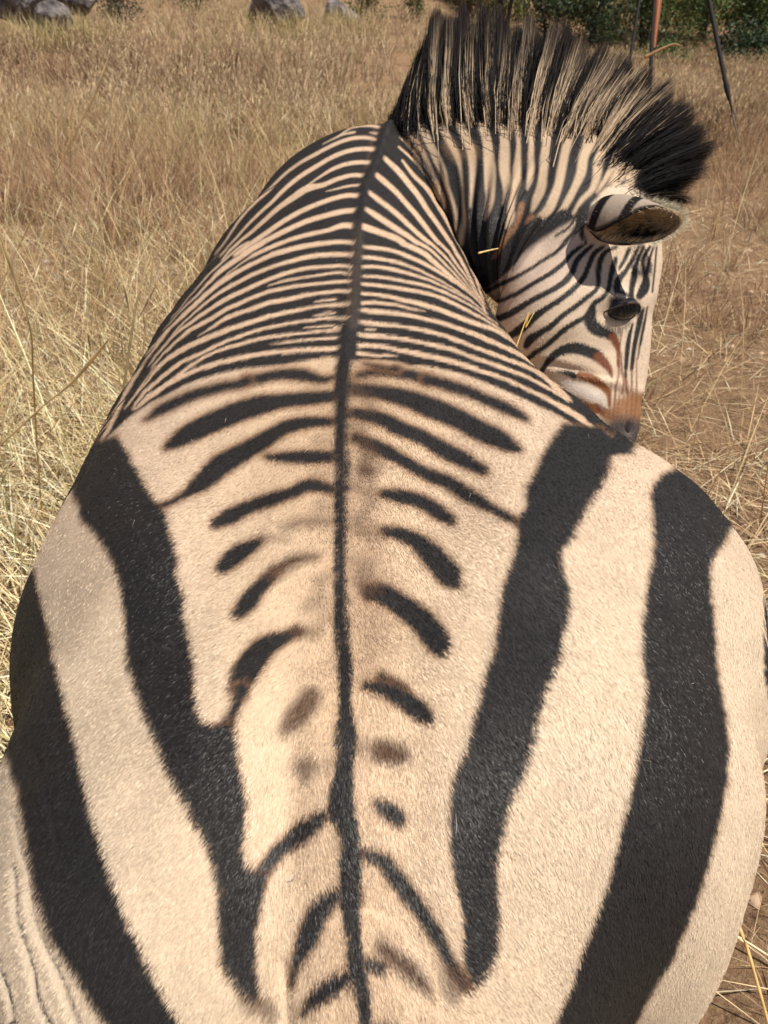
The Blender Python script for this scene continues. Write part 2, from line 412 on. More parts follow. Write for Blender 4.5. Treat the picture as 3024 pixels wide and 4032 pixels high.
        ('C', [(240, 1010, 60), (330, 1040, 58), (440, 1080, 54), (556, 1125, 54), (600, 1155, 52)]),
        ('P', [(560, 20, 60), (700, 80, 64), (820, 145, 64), (910, 225, 58), (1010, 310, 48), (1100, 390, 42), (1200, 470, 34), (1300, 560, 24), (1400, 660, 14), (1460, 740, 8)]),
        ('P', [(730, 10, 44), (850, 80, 38), (950, 165, 32), (1040, 260, 26), (1130, 350, 22), (1220, 450, 18), (1310, 540, 12), (1400, 640, 8)]),
        ('P', [(860, 10, 36), (950, 90, 32), (1050, 190, 28), (1140, 300, 22), (1220, 400, 18), (1300, 500, 14), (1380, 600, 10)]),
        ('P', [(960, 10, 36), (1060, 110, 34), (1150, 240, 32), (1230, 350, 24), (1300, 450, 20), (1370, 560, 14), (1430, 660, 10)]),
        ('P', [(1090, 10, 40), (1150, 120, 40), (1230, 260, 36), (1310, 420, 30), (1370, 540, 24), (1430, 670, 14), (1455, 740, 8)]),
        ('P', [(1170, 10, 24), (1240, 130, 34), (1300, 260, 38), (1370, 410, 34), (1410, 540, 26), (1450, 680, 16), (1470, 780, 10)]),
        ('P', [(110, 55, 36), (250, 70, 48), (380, 85, 44), (520, 120, 44), (640, 170, 48), (760, 220, 48), (870, 280, 42), (970, 340, 38), (1080, 410, 30), (1180, 480, 22), (1300, 570, 14), (1400, 660, 8)]),
        ('P', [(110, 170, 48), (250, 180, 44), (380, 200, 42), (500, 225, 42), (620, 265, 34), (740, 310, 30), (860, 370, 24), (980, 430, 20), (1100, 500, 18), (1220, 580, 12), (1340, 660, 8)]),
        ('P', [(100, 280, 42), (250, 275, 40), (380, 290, 44), (520, 320, 44), (640, 350, 38), (760, 390, 34), (880, 430, 30), (1000, 485, 26), (1120, 545, 20), (1240, 610, 16), (1360, 690, 12), (1500, 790, 10)]),
        ('P', [(140, 380, 28), (280, 385, 34), (400, 400, 38), (520, 420, 38), (640, 445, 38), (760, 468, 38), (880, 500, 36), (1000, 545, 34), (1120, 600, 28), (1240, 662, 24), (1360, 730, 20), (1480, 815, 14), (1600, 900, 10)]),
        ('P', [(120, 465, 42), (250, 475, 42), (380, 490, 44), (520, 510, 46), (640, 530, 44), (760, 552, 44), (880, 580, 42), (1000, 622, 42), (1120, 676, 40), (1240, 735, 36), (1360, 800, 32), (1480, 862, 26), (1600, 940, 20), (1700, 1010, 14), (1800, 1090, 12)]),
        ('P', [(130, 570, 42), (280, 580, 42), (420, 600, 44), (560, 635, 48), (700, 665, 56), (829, 700, 58)]),
        ('Q', [(0, 145, 56), (150, 195, 56), (300, 255, 58), (450, 312, 56), (600, 362, 54), (740, 412, 48), (870, 490, 40), (980, 570, 30), (1080, 650, 22), (1180, 745, 14), (1260, 830, 10)]),
        ('P', [(140, 670, 46), (280, 665, 40), (400, 680, 36), (520, 695, 30), (640, 730, 26), (740, 750, 20), (810, 765, 6)]),
        ('P', [(120, 750, 48), (250, 760, 56), (400, 772, 52), (560, 792, 46), (700, 818, 48), (829, 850, 50)]),
        ('Q', [(0, 297, 50), (150, 330, 50), (300, 380, 52), (450, 432, 56), (600, 490, 58), (740, 550, 58), (870, 612, 56), (1000, 672, 50), (1100, 735, 42), (1190, 810, 26), (1270, 890, 12)]),
        ('P', [(110, 875, 40), (200, 885, 52), (330, 902, 46), (480, 917, 38), (620, 937, 38), (760, 962, 44), (829, 977, 48)]),
        ('Q', [(0, 424, 48), (150, 460, 48), (300, 512, 52), (450, 570, 44), (600, 628, 46), (750, 682, 50), (900, 742, 50), (1050, 795, 46), (1180, 860, 44), (1300, 945, 50), (1400, 1030, 60), (1500, 1120, 50), (1560, 1180, 30)]),
        ('P', [(170, 955, 20), (230, 960, 18), (280, 968, 6)]),
        ('P', [(90, 1010, 40), (200, 1025, 48), (350, 1032, 44), (500, 1052, 42), (640, 1072, 44), (760, 1097, 48), (829, 1112, 48)]),
        ('Q', [(0, 560, 48), (150, 592, 50), (300, 630, 46), (450, 692, 46), (600, 742, 46), (750, 792, 48), (900, 848, 48), (1050, 905, 46), (1200, 980, 42), (1330, 1050, 36), (1440, 1110, 40), (1520, 1170, 40)]),
        ('P', [(90, 1135, 56), (250, 1132, 48), (380, 1152, 48), (520, 1182, 48), (640, 1205, 56), (760, 1232, 62), (829, 1247, 64)]),
        ('Q', [(0, 694, 62), (150, 722, 62), (300, 762, 62), (450, 805, 60), (600, 858, 54), (750, 908, 46), (900, 965, 44), (1050, 1035, 44), (1200, 1105, 46), (1350, 1185, 56), (1480, 1255, 66), (1600, 1325, 74), (1700, 1400, 66), (1790, 1460, 50)]),
        ('P', [(80, 1215, 56), (250, 1240, 38), (400, 1245, 30), (520, 1250, 8)]),
    ]
    for c, p in lights:
        S.stroke(c, [(x, y, w_ * .88) for x, y, w_ in p], LT, soft=1.6)
    darks = [
        ('B', [(1540, 965, 24), (1450, 985, 44), (1320, 955, 76), (1150, 955, 64), (1000, 985, 64), (950, 992, 64)]),
        ('O', [(1760, 690, 96), (1659, 725, 95), (1500, 750, 95), (1350, 790, 105), (1200, 830, 108), (1050, 890, 108), (900, 960, 105), (780, 1020, 90), (700, 1080, 54), (640, 1110, 16)]),
        ('I', [(1460, 175, 46), (1350, 185, 56), (1250, 195, 58), (1150, 210, 76), (1050, 240, 84), (950, 280, 84), (850, 325, 80), (770, 370, 56), (730, 395, 24)]),
        ('I', [(1460, 285, 32), (1340, 290, 46), (1250, 310, 56), (1150, 370, 70), (1060, 420, 74), (960, 480, 90), (880, 550, 72), (820, 595, 34), (740, 640, 20), (690, 660, 24)]),
        ('I', [(1460, 440, 44), (1350, 440, 54), (1250, 440, 44), (1170, 440, 24)]),
        ('I', [(1440, 580, 40), (1360, 560, 54), (1280, 590, 46), (1180, 625, 54), (1080, 660, 54), (1000, 700, 64), (950, 725, 44)]),
        ('I', [(1130, 805, 30), (1060, 850, 66), (1000, 895, 68), (975, 922, 44)]),
        ('I', [(1200, 940, 40), (1130, 1010, 60), (1085, 1070, 72), (1045, 1115, 50)]),
        ('I', [(1300, 1195, 34), (1240, 1225, 54), (1170, 1260, 88), (1110, 1320, 110), (1060, 1400, 100), (1040, 1450, 70)]),
        ('K', [(1060, 10, 60), (1030, 90, 36), (1000, 160, 50), (970, 200, 80)]),
        ('K', [(1400, 560, 50), (1350, 600, 74), (1280, 655, 72), (1220, 705, 58), (1150, 800, 60), (1100, 860, 90), (1060, 960, 100)]),
        ('K', [(1530, 900, 90), (1440, 915, 68), (1385, 975, 84), (1350, 1060, 92), (1310, 1150, 62), (1285, 1220, 34), (1275, 1280, 20)]),
        ('K', [(1540, 1240, 60), (1460, 1285, 74), (1380, 1345, 72), (1330, 1400, 34)]),
        ('P', [(60, 1470, 50), (160, 1440, 66), (250, 1425, 70), (400, 1425, 80), (550, 1435, 110), (700, 1465, 110), (829, 1505, 112)]),
        ('Q', [(0, 952, 112), (150, 988, 116), (300, 1033, 116), (450, 1085, 108), (600, 1150, 106), (750, 1212, 106), (900, 1280, 104), (1000, 1330, 92), (1085, 1380, 56)]),
        ('P', [(160, 1330, 16), (260, 1355, 36), (380, 1375, 40), (500, 1385, 60)]),
        ('J', [(-130, 140, 46), (-20, 155, 56), (100, 180, 72), (220, 225, 84), (320, 265, 82), (420, 320, 82), (500, 355, 76), (555, 385, 50), (590, 400, 20)]),
        ('J', [(-120, 245, 36), (0, 270, 58), (80, 310, 62), (180, 350, 58), (280, 410, 66), (360, 450, 62), (430, 490, 40)]),
        ('J', [(-110, 350, 40), (0, 400, 56), (80, 440, 48), (180, 500, 48), (280, 540, 56), (360, 590, 58), (450, 640, 42), (540, 690, 32), (600, 720, 30)]),
        ('J', [(10, 590, 34), (80, 600, 54), (160, 620, 56), (230, 660, 60), (290, 700, 44)]),
        ('J', [(20, 750, 40), (110, 770, 56), (180, 820, 80), (240, 880, 90), (290, 940, 90), (310, 970, 54)]),
        ('J', [(-60, 1010, 60), (0, 1015, 80), (60, 1050, 86), (130, 1100, 96), (200, 1170, 104), (240, 1230, 92), (250, 1260, 54)]),
        ('J', [(0, 1370, 44), (90, 1430, 60)]),
        ('L', [(-60, -10, 40), (20, 10, 64), (90, 50, 74), (160, 100, 76), (195, 130, 44)]),
        ('L', [(-20, 490, 30), (40, 530, 74), (80, 560, 54)]),
        ('L', [(-110, 700, 50), (0, 730, 56), (50, 790, 62), (110, 880, 64), (170, 960, 60), (220, 1040, 58), (260, 1120, 48), (300, 1200, 44), (350, 1270, 56)]),
        ('L', [(-80, 1170, 50), (0, 1190, 46)]),
    ]
    for c, p in darks:
        (xa, ya, wa), (xb, yb, wb) = p[-2], p[-1]
        S.stroke(c, [(xb, yb, wb * .9), (xb + (xb - xa) * .35, yb + (yb - ya) * .35, wb * .5)], (.20, .10, .05), soft=7, alpha=.6)
        S.stroke(c, [(x, y, w_ * 1.04) for x, y, w_ in p], BLK, soft=4.0, fringe=FR)
    faint = [
        ('I', [(1460, 720, 26), (1340, 720, 46), (1240, 745, 26)], .55), ('I', [(1380, 870, 26), (1280, 890, 46), (1200, 940, 46)], .8),
        ('I', [(1380, 1060, 70), (1340, 1090, 50)], .35), ('I', [(1380, 1200, 30), (1290, 1200, 44)], .6), ('I', [(1250, 800, 14), (1150, 790, 26)], .5),
        ('K', [(1360, 40, 70), (1300, 120, 78), (1250, 180, 50)], .75), ('K', [(1330, 340, 84), (1340, 385, 50)], .5), ('K', [(1325, 350, 34), (1330, 370, 24)], .6),
        ('J', [(-70, 490, 64), (-50, 500, 50)], .75), ('L', [(10, 270, 80), (75, 285, 74)], .95), ('J', [(-110, 880, 60), (-60, 900, 60)], .35),
        ('L', [(0, 1100, 50), (60, 1160, 66), (120, 1210, 66), (180, 1280, 36), (212, 1312, 16)], .9), ('L', [(-40, 1440, 30), (60, 1450, 30)], .8),
        ('K', [(1110, 1360, 90), (1170, 1400, 60), (1190, 1440, 30)], .6), ('L', [(340, 1260, 90), (300, 1220, 70), (300, 1310, 60)], .55),
        ('J', [(-90, 60, 80), (0, 90, 60)], .25), ('J', [(-100, 300, 60), (-60, 420, 60)], .4), ('J', [(-120, 700, 50), (-40, 640, 40)], .3), ('I', [(1460, 380, 40), (1380, 372, 40)], .3), ('I', [(1450, 520, 30), (1380, 515, 40)], .3), ('I', [(1440, 660, 30), (1390, 655, 40)], .3), ('J', [(-100, 150, 50), (-40, 215, 50)], .4),
        ('J', [(-60, 420, 50), (0, 470, 50)], .35), ('J', [(-110, 560, 50), (-40, 590, 60)], .4), ('J', [(-100, 740, 60), (-20, 760, 60)], .4), ('J', [(-90, 960, 60), (-40, 990, 60)], .5), ('I', [(1440, 960, 40), (1390, 980, 50)], .3), ('I', [(1440, 1130, 50), (1400, 1150, 50)], .25), ('L', [(-90, 250, 60), (-20, 262, 60)], .4), ('K', [(1440, 330, 50), (1400, 340, 50)], .3),
    ]
    for c, p, a in faint:
        S.stroke(c, [(x, y, w_ * 1.25) for x, y, w_ in p], (.085, .046, .028), soft=11, alpha=min(1, a * 1.25))
    # broad haunch bands
    b1 = [(x / 1.106, y / 1.106 + 1400) for x, y in [(400, 380), (510, 350), (560, 430), (620, 540), (660, 610), (720, 680), (745, 780), (780, 880), (770, 950), (800, 1040), (810, 1150), (840, 1280), (850, 1380), (850, 1438)]]
    b1 += [(x / 1.106, y / 1.106 + 2700) for x, y in [(860, 100), (900, 150), (960, 170), (1010, 150), (1030, 200), (1040, 300), (1060, 420), (1080, 500), (1070, 620), (1060, 740), (1100, 800), (1180, 800), (1150, 880), (1130, 1000), (1120, 1100), (1120, 1200), (1130, 1290), (1150, 1345), (1120, 1370), (1080, 1350), (1030, 1300), (970, 1200), (960, 1050), (960, 900), (920, 720), (860, 600), (800, 480), (740, 380), (690, 250), (640, 130), (590, 0)]]
    b1 += [(x / 1.106, y / 1.106 + 1400) for x, y in [(580, 1390), (560, 1330), (550, 1150), (530, 1000), (500, 900), (440, 800), (360, 720), (330, 620), (310, 570), (200, 600), (200, 480)]]
    S.patch('Z', b1, BLK, 2, fringe=FR)
    b2 = [(x / 1.106, y / 1.106 + 1400) for x, y in [(-100, 900), (150, 930), (170, 1050), (210, 1200), (240, 1350), (260, 1438)]]
    b2 += [(x / 1.106, y / 1.106 + 2700) for x, y in [(290, 100), (340, 280), (380, 480), (430, 650), (490, 850), (560, 1030), (620, 1150), (690, 1300), (760, 1420), (850, 1580), (950, 1750), (700, 1800), (530, 1600), (400, 1370), (310, 1230), (220, 1090), (160, 900), (120, 680), (80, 450), (30, 300), (-100, 250)]]
    S.patch('Z', b2, BLK, 2, fringe=FR)
    S.stroke('K', [(-200, 1300, 60), (-40, 1400, 70), (60, 1500, 90), (200, 1650, 100)], BLK, 3)
    b3 = [(x / 1.0886 + 1500, y / 1.0886 + 1400) for x, y in [(780, 290), (860, 300), (940, 310), (990, 350), (1010, 300), (1090, 380), (1070, 415), (985, 430), (980, 480), (940, 560), (890, 630), (850, 700), (820, 770), (765, 840), (770, 920), (800, 1000), (800, 1090), (780, 1180), (760, 1280), (730, 1370), (705, 1415)]]
    b3 += [(x / 1.0886 + 1500, y / 1.0886 + 2700) for x, y in [(660, 140), (650, 230), (600, 380), (550, 480), (520, 600), (490, 740), (490, 860), (500, 1000), (490, 1120), (450, 1210), (420, 1260), (380, 1280), (350, 1180), (350, 1000), (320, 850), (290, 680), (290, 500), (300, 400), (350, 290), (390, 150), (430, 0)]]
    b3 += [(x / 1.0886 + 1500, y / 1.0886 + 1400) for x, y in [(440, 1370), (480, 1250), (500, 1100), (520, 970), (560, 880), (580, 780), (580, 700), (620, 650), (620, 560), (670, 480), (690, 420), (740, 350)]]
    S.patch('Z', b3, BLK, 2, fringe=FR)
    b4 = [(x / 1.0886 + 1500, y / 1.0886 + 1400) for x, y in [(1250, 490), (1300, 440), (1480, 560), (1560, 690), (1510, 715), (1480, 780), (1440, 840), (1410, 900), (1410, 960), (1420, 1080), (1430, 1220), (1440, 1340), (1450, 1415)]]
    b4 += [(x / 1.0886 + 1500, y / 1.0886 + 2700) for x, y in [(1475, 120), (1490, 250), (1480, 420), (1440, 620), (1380, 850), (1300, 1050), (1250, 1170), (1160, 1320), (1090, 1450), (980, 1620), (620, 1650), (740, 1450), (800, 1330), (860, 1150), (940, 950), (990, 780), (1040, 560), (1080, 400), (1110, 220), (1135, 60)]]
    b4 += [(x / 1.0886 + 1500, y / 1.0886 + 1400) for x, y in [(1140, 1405), (1130, 1380), (1120, 1280), (1120, 1150), (1135, 1040), (1150, 950), (1170, 800), (1165, 700), (1155, 590), (1170, 550), (1210, 510)]]
    S.patch('Z', b4, BLK, 2, fringe=FR)
    S.stroke('J', [(1700, 890, 60), (1678, 1000, 60), (1668, 1200, 50), (1672, 1400, 50), (1700, 1520, 60)], BLK, 3)
    # the stripe along the back
    sp = [(1545, 480, 60), (1530, 530, 90), (1510, 560, 60), (1480, 640, 44), (1440, 720, 44), (1425, 800, 38), (1408, 870, 40), (1412, 950, 34), (1407, 1050, 34), (1400, 1150, 38), (1392, 1270, 44), (1376, 1300, 74), (1366, 1370, 70), (1353, 1450, 60), (1350, 1550, 60), (1347, 1700, 56), (1345, 1900, 52), (1342, 2200, 50),
          (1344, 2450, 56), (1355, 2600, 56), (1362, 2800, 58), (1365, 2880, 84), (1358, 3000, 70), (1345, 3180, 110), (1368, 3250, 84), (1374, 3450, 84), (1378, 3560, 70), (1395, 3700, 58), (1412, 3850, 66), (1424, 3900, 58), (1435, 4032, 46), (1450, 4300, 60)]
    S.stroke('Z', [q for q in sp if q[1] > 1420], BLK, soft=3.0, fringe=(BRN, 3, 5, .5))
    S.stroke('Z', [q for q in sp if q[1] < 1560], BLK, soft=3.0)
    S.stroke('Z', [(1405, 880, 20), (1412, 950, 40), (1407, 1050, 40), (1400, 1150, 44), (1394, 1270, 50)], (.06, .045, .035), soft=5, alpha=.6)
    return S

def paint_neck():
    S = Sheet(BLK)
    LT = (.50, .36, .24)
    N = [('C', [(540, 265, 10), (620, 340, 14), (700, 430, 14), (770, 530, 14), (850, 650, 14), (900, 760, 10)]),
         ('C', [(560, 370, 16), (640, 440, 20), (720, 520, 18), (780, 600, 14), (840, 700, 10), (890, 800, 6)]),
         ('E', [(215, 160, 26), (225, 230, 46), (280, 320, 44), (340, 410, 38), (390, 520, 38), (430, 620, 34), (480, 720, 32), (510, 800, 26), (520, 860, 10)]),
         ('E', [(320, 60, 40), (320, 120, 44), (350, 240, 66), (400, 350, 60), (460, 470, 68), (510, 580, 54), (540, 690, 34), (580, 800, 30), (610, 920, 26), (605, 1050, 14)]),
         ('E', [(440, -120, 60), (450, 0, 66), (465, 110, 68), (510, 230, 56), (570, 340, 56), (620, 440, 46), (650, 560, 26), (665, 700, 18), (675, 850, 22), (680, 960, 32), (660, 1080, 46), (655, 1170, 26)]),
         ('E', [(600, -120, 50), (600, 0, 56), (610, 110, 66), (660, 220, 60), (710, 330, 68), (740, 430, 68), (750, 540, 58), (745, 650, 42), (738, 760, 24), (730, 860, 10)]),
         ('E', [(760, -120, 70), (770, 0, 76), (790, 110, 76), (840, 230, 68), (870, 340, 76), (880, 450, 86), (890, 560, 96), (890, 680, 86), (890, 800, 66), (870, 890, 46), (850, 960, 16)]),
         ('E', [(945, -120, 70), (950, 0, 84), (955, 110, 76), (990, 220, 64), (1010, 330, 74), (1010, 450, 86), (1010, 560, 86), (1025, 650, 76), (1020, 740, 38), (1000, 840, 14)]),
         ('E', [(1105, -120, 50), (1100, 0, 56), (1090, 110, 48), (1115, 230, 42), (1125, 330, 32), (1120, 450, 46), (1110, 560, 66), (1110, 640, 74), (1085, 750, 46), (1065, 850, 54), (1060, 940, 64), (1030, 1030, 24)]),
         ('E', [(1260, -120, 50), (1235, 0, 48), (1220, 110, 48), (1225, 230, 54), (1230, 330, 44), (1225, 450, 48), (1225, 560, 56), (1215, 640, 46), (1195, 710, 16)]),
         ('E', [(1480, -100, 70), (1450, 0, 76), (1390, 120, 76), (1365, 230, 84), (1350, 350, 68), (1335, 480, 76), (1325, 600, 68), (1310, 700, 76), (1270, 800, 66), (1235, 890, 26)]),
         ('E', [(1660, -60, 90), (1600, 60, 94), (1550, 190, 86), (1530, 300, 76), (1500, 430, 68), (1475, 560, 72), (1450, 680, 68), (1410, 790, 76), (1360, 890, 74), (1290, 950, 44), (1250, 990, 30)]),
         ('F', [(700, 0, 110), (600, 150, 140), (560, 250, 150), (500, 330, 130), (450, 450, 96), (410, 560, 78), (390, 680, 78), (340, 800, 58), (290, 900, 58), (230, 1000, 48), (160, 1090, 26)]),
         ('F', [(720, 200, 60), (640, 370, 96), (570, 500, 78), (530, 600, 78), (520, 700, 68), (480, 820, 48), (400, 900, 40), (330, 1010, 26)]),
         ('F', [(770, 330, 40), (730, 420, 56), (680, 540, 58), (640, 640, 48), (580, 750, 40), (520, 840, 20)]),
         ('F', [(850, 470, 80), (800, 520, 110), (760, 600, 110), (700, 700, 110), (640, 800, 80), (560, 870, 50)]),
         ('F', [(1050, 450, 60), (970, 500, 90), (880, 580, 90), (810, 680, 80), (780, 780, 80)])]
    for c, p in N: S.stroke(c, p, LT, soft=2.5)
    for c, p, w2 in [('E', [(1150, 840, 50), (1120, 960, 48), (1080, 1050, 34), (1020, 1120, 30), (970, 1200, 36), (940, 1260, 36)], 0),
                     ('E', [(1230, 960, 76), (1170, 1080, 48), (1080, 1200, 46), (1030, 1290, 30)], 0), ('E', [(1290, 950, 44), (1200, 1030, 40), (1230, 960, 50)], 0),
                     ('G', [(560, 80, 24), (440, 140, 24), (340, 250, 22), (200, 420, 22), (130, 520, 16)], 0), ('G', [(330, 110, 36), (240, 260, 30), (190, 340, 20)], 0)]:
        S.stroke(c, p, (.22, .11, .055), soft=3)  # rusty coat low on the neck, painted darker to include the shade there
    for c, p in [('E', [(250, 300, 50), (330, 400, 40)]), ('E', [(560, 360, 50), (620, 440, 40)]), ('E', [(740, 380, 40), (750, 430, 50)])]:
        S.stroke(c, p, (.46, .27, .14), soft=14, alpha=.5)
    # face ground
    face = [(2325, 905), (2270, 860), (2200, 900), (2120, 960), (2050, 1050), (1960, 1130), (1850, 1180), (1850, 1400), (2200, 1800), (2480, 1850), (2750, 1700), (2750, 1000), (2700, 880), (2560, 770), (2480, 735), (2420, 720), (2330, 800)]
    S.patch('Z', face, (.60, .465, .34), 2)
    pink = [(1900, 1100), (2150, 930), (2290, 870), (2330, 960), (2300, 1060), (2140, 1180), (1980, 1300), (1900, 1300)]
    S.patch('Z', pink, (.52, .39, .31), 8, alpha=.7)
    D = [('G', [(900, 0, 40), (880, 90, 40), (800, 190, 30), (720, 280, 24), (600, 360, 20), (480, 440, 20), (350, 510, 26), (200, 580, 30), (130, 620, 24)]),
         ('G', [(760, -20, 60), (650, 80, 70), (540, 160, 60), (420, 260, 60), (330, 380, 60), (200, 500, 60), (100, 570, 60)]),
         ('G', [(560, 60, 90), (430, 180, 110), (320, 320, 110), (200, 450, 90), (100, 520, 60)]),
         ('G', [(860, 20, 10), (820, 80, 16), (700, 160, 14)]),
         ('G', [(920, 240, 20), (850, 290, 26), (760, 390, 26), (640, 480, 26), (500, 560, 26), (370, 640, 26), (250, 690, 24), (150, 730, 24)]),
         ('G', [(1000, 240, 20), (930, 300, 28), (870, 370, 36), (840, 450, 40), (780, 530, 40), (660, 610, 36), (540, 670, 36), (420, 740, 40), (320, 800, 46), (200, 850, 40)]),
         ('G', [(1090, 250, 20), (1020, 300, 30), (980, 380, 34), (930, 500, 34), (850, 590, 36), (740, 680, 36), (630, 750, 38), (520, 830, 52), (430, 910, 60), (340, 970, 46)]),
         ('G', [(1200, 250, 16), (1100, 300, 26), (1060, 380, 40), (1050, 480, 34), (1040, 590, 26), (960, 660, 28), (860, 740, 30), (760, 810, 32), (660, 900, 40), (560, 960, 44), (490, 1010, 60), (460, 1060, 40)]),
         ('G', [(1190, 340, 20), (1180, 380, 38), (1150, 500, 34), (1130, 600, 28), (1080, 670, 26), (1020, 710, 30), (990, 790, 60)]),
         ('G', [(950, 820, 26), (880, 860, 30), (780, 920, 34), (700, 990, 34), (620, 1060, 34), (540, 1110, 34), (480, 1160, 30)]),
         ('G', [(1000, 770, 60), (980, 830, 76), (1000, 890, 86), (1050, 930, 86), (1100, 950, 66), (1160, 980, 64)]),
         ('H', [(230, 580, 40), (270, 520, 40), (330, 440, 60), (420, 370, 68), (520, 335, 86), (640, 338, 96), (740, 370, 96), (830, 410, 96)]),
         ('H', [(400, 580, 12), (500, 600, 36), (580, 630, 56)]),
         ('G', [(900, -60, 20), (920, 60, 26), (915, 150, 26), (950, 220, 14)]), ('G', [(990, -30, 40), (1000, 60, 50), (1010, 110, 30)]),
         ('G', [(1300, 270, 24), (1270, 340, 24), (1220, 430, 18)]), ('G', [(1380, 250, 12), (1320, 370, 24), (1270, 450, 28), (1210, 530, 48), (1200, 600, 50)]),
         ('G', [(1420, 250, 10), (1355, 400, 28), (1340, 500, 44), (1320, 600, 34), (1320, 680, 28)]), ('G', [(1470, 250, 18), (1410, 370, 22), (1424, 450, 24), (1440, 520, 48), (1420, 600, 66), (1385, 655, 46)]),
         ('G', [(1500, 250, 10), (1460, 380, 18), (1445, 470, 22)]), ('G', [(1525, 250, 10), (1505, 480, 10), (1490, 620, 10)]),
         ('G', [(1200, 610, 36), (1260, 630, 20), (1310, 660, 14)]),
         ('G', [(1415, 760, 18), (1385, 880, 28), (1345, 1050, 24), (1320, 1244, 20)]), ('G', [(1330, 880, 10), (1300, 1000, 24), (1285, 1120, 26), (1275, 1244, 20)]),
         ('G', [(1450, 740, 8), (1425, 880, 14), (1392, 1050, 12)])]
    for c, p in D: S.stroke(c, [(x, y, w_ * (1.35 if c == 'H' or w_ < 32 else 1.22) + 3) for x, y, w_ in p], BLK, soft=1.3)
    S.patch('G', [(1130, 640), (1190, 655), (1290, 680), (1350, 700), (1405, 735), (1370, 810), (1300, 855), (1200, 850), (1140, 790)], (.022, .016, .014), 3)
    RB = (.15, .048, .02)
    OR = (.25, .10, .035)
    for c, p, col in [('G', [(1170, 985, 60), (1195, 1040, 50), (1212, 1100, 30), (1212, 1220, 18)], RB),
                 ('H', [(850, 430, 96), (930, 510, 78), (975, 580, 46), (995, 650, 16)], RB),
                 ('H', [(650, 625, 66), (780, 670, 88), (870, 730, 76), (940, 790, 66), (962, 870, 38), (965, 950, 30)], mixc(RB, OR, .4)),
                 ('H', [(500, 870, 40), (600, 925, 120), (700, 975, 130), (800, 990, 110)], OR), ('H', [(850, 960, 60), (890, 1010, 90), (940, 1050, 60)], RB),
                 ('H', [(1105, 140, 10), (1080, 300, 12), (1060, 450, 24), (1070, 600, 14), (1040, 750, 14), (1020, 950, 14)], RB),
                 ('H', [(1095, 380, 14), (1100, 560, 20), (1120, 700, 14), (1100, 830, 14)], RB), ('H', [(1140, 600, 20), (1150, 740, 26), (1160, 830, 20)], RB),
                 ('H', [(1210, 500, 14), (1208, 700, 16), (1200, 800, 14)], (.12, .05, .03)), ('H', [(1262, 450, 10), (1262, 650, 10), (1258, 800, 10)], (.18, .08, .04)),
                 ('H', [(1190, 150, 22), (1160, 330, 30), (1142, 500, 22), (1145, 640, 20)], BLK), ('H', [(1290, 0, 36), (1260, 200, 36), (1232, 400, 28), (1216, 560, 14)], BLK),
                 ('H', [(1340, 50, 12), (1300, 280, 18), (1275, 450, 12)], BLK)]:
        S.stroke(c, [(x, y, w_ * 1.22) for x, y, w_ in p], col, soft=2)
    S.patch('H', [(925, 1010), (1010, 960), (1040, 860), (1110, 880), (1170, 800), (1400, 820), (1400, 1050), (1330, 1200), (1150, 1200), (1000, 1150), (870, 1110)], (.27, .13, .06), 5)
    for xs in (980, 1030, 1075, 1120, 1165, 1215, 1260):
        S.stroke('H', [(xs + 8, 700, 10), (xs, 860, 16), (xs - 12, 1000, 14), (xs - 20, 1080, 8)], (.15, .055, .025), soft=3, alpha=.75)
    S.patch('H', [(960, 1140), (1050, 1085), (1190, 1090), (1400, 1120), (1400, 1500), (900, 1500), (850, 1180)], (.075, .06, .055), 7)
    S.patch('H', [(380, 600), (560, 680), (700, 720), (860, 800), (920, 880), (930, 1000), (840, 920), (700, 900), (560, 850), (440, 760)], (.72, .65, .58), 4, alpha=.7)
    return S

# ------------------------------------------------------------------ the zebra's trunk
SPX = [(1430, 4032, .44), (1375, 3500, .46), (1350, 2900, .50), (1345, 2300, .60), (1345, 2080, .65), (1345, 1900, .70), (1350, 1720, .76), (1358, 1560, .83), (1375, 1400, .90), (1400, 1000, 1.15), (1440, 750, 1.35), (1500, 580, 1.55), (1545, 495, 1.70)]
OO = np.array([(-.02, .055, .20), (-.015, .075, .36), (-.013, .125, .50)] + [tuple(at(*s)) for s in SPX] + [(.03, 1.93, .86), (.05, 2.04, .74), (.05, 2.08, .55)])
TILT = np.radians([80, 60, 40, 20, 8, 0, 0, 0, 0, 0, 0, 0, 0, 0, 0, -8, -30, -60, -85])
HH = np.array([.30, .31, .33, .35, .36, .36, .37, .375, .38, .383, .387, .39, .40, .40, .41, .42, .42, .42, .42])
WL = np.array([0.202, 0.268, 0.309, 0.328, 0.338, 0.33, 0.344, 0.354, 0.38, 0.403, 0.414, 0.416, 0.409, 0.378, 0.374, 0.301, 0.228, 0.162, 0.108])
WR = np.array([0.185, 0.205, 0.205, 0.210, 0.243, 0.314, 0.415, 0.432, 0.478, 0.508, 0.532, 0.466, 0.312, 0.248, 0.17, 0.07, 0.08, 0.10, 0.08])
TK = np.concatenate([[0], np.cumsum(np.linalg.norm(np.diff(OO, axis=0), axis=1))])

def torso_surface(T, TH):
    Ot = smooth_interp(TK, OO, T); ti = smooth_interp(TK, TILT, T); h = smooth_interp(TK, HH, T)
    a = smooth_interp(TK, WL, T); b = smooth_interp(TK, WR, T)
    D = np.stack([0 * ti, np.sin(ti), -np.cos(ti)], -1)
    e = 2 / 2.15
    c, s = np.cos(TH), np.sin(TH)
    cc = np.sign(c) * abs(c) ** e; ss = np.sign(s) * abs(s) ** e
    wdt = np.where(TH[None, :] > 0, b[:, None], a[:, None])
    P = Ot[:, None, :] + D[:, None, :] * (h[:, None] * (1 - cc[None, :]))[..., None]
    P[..., 0] += wdt * ss[None, :]
    return P

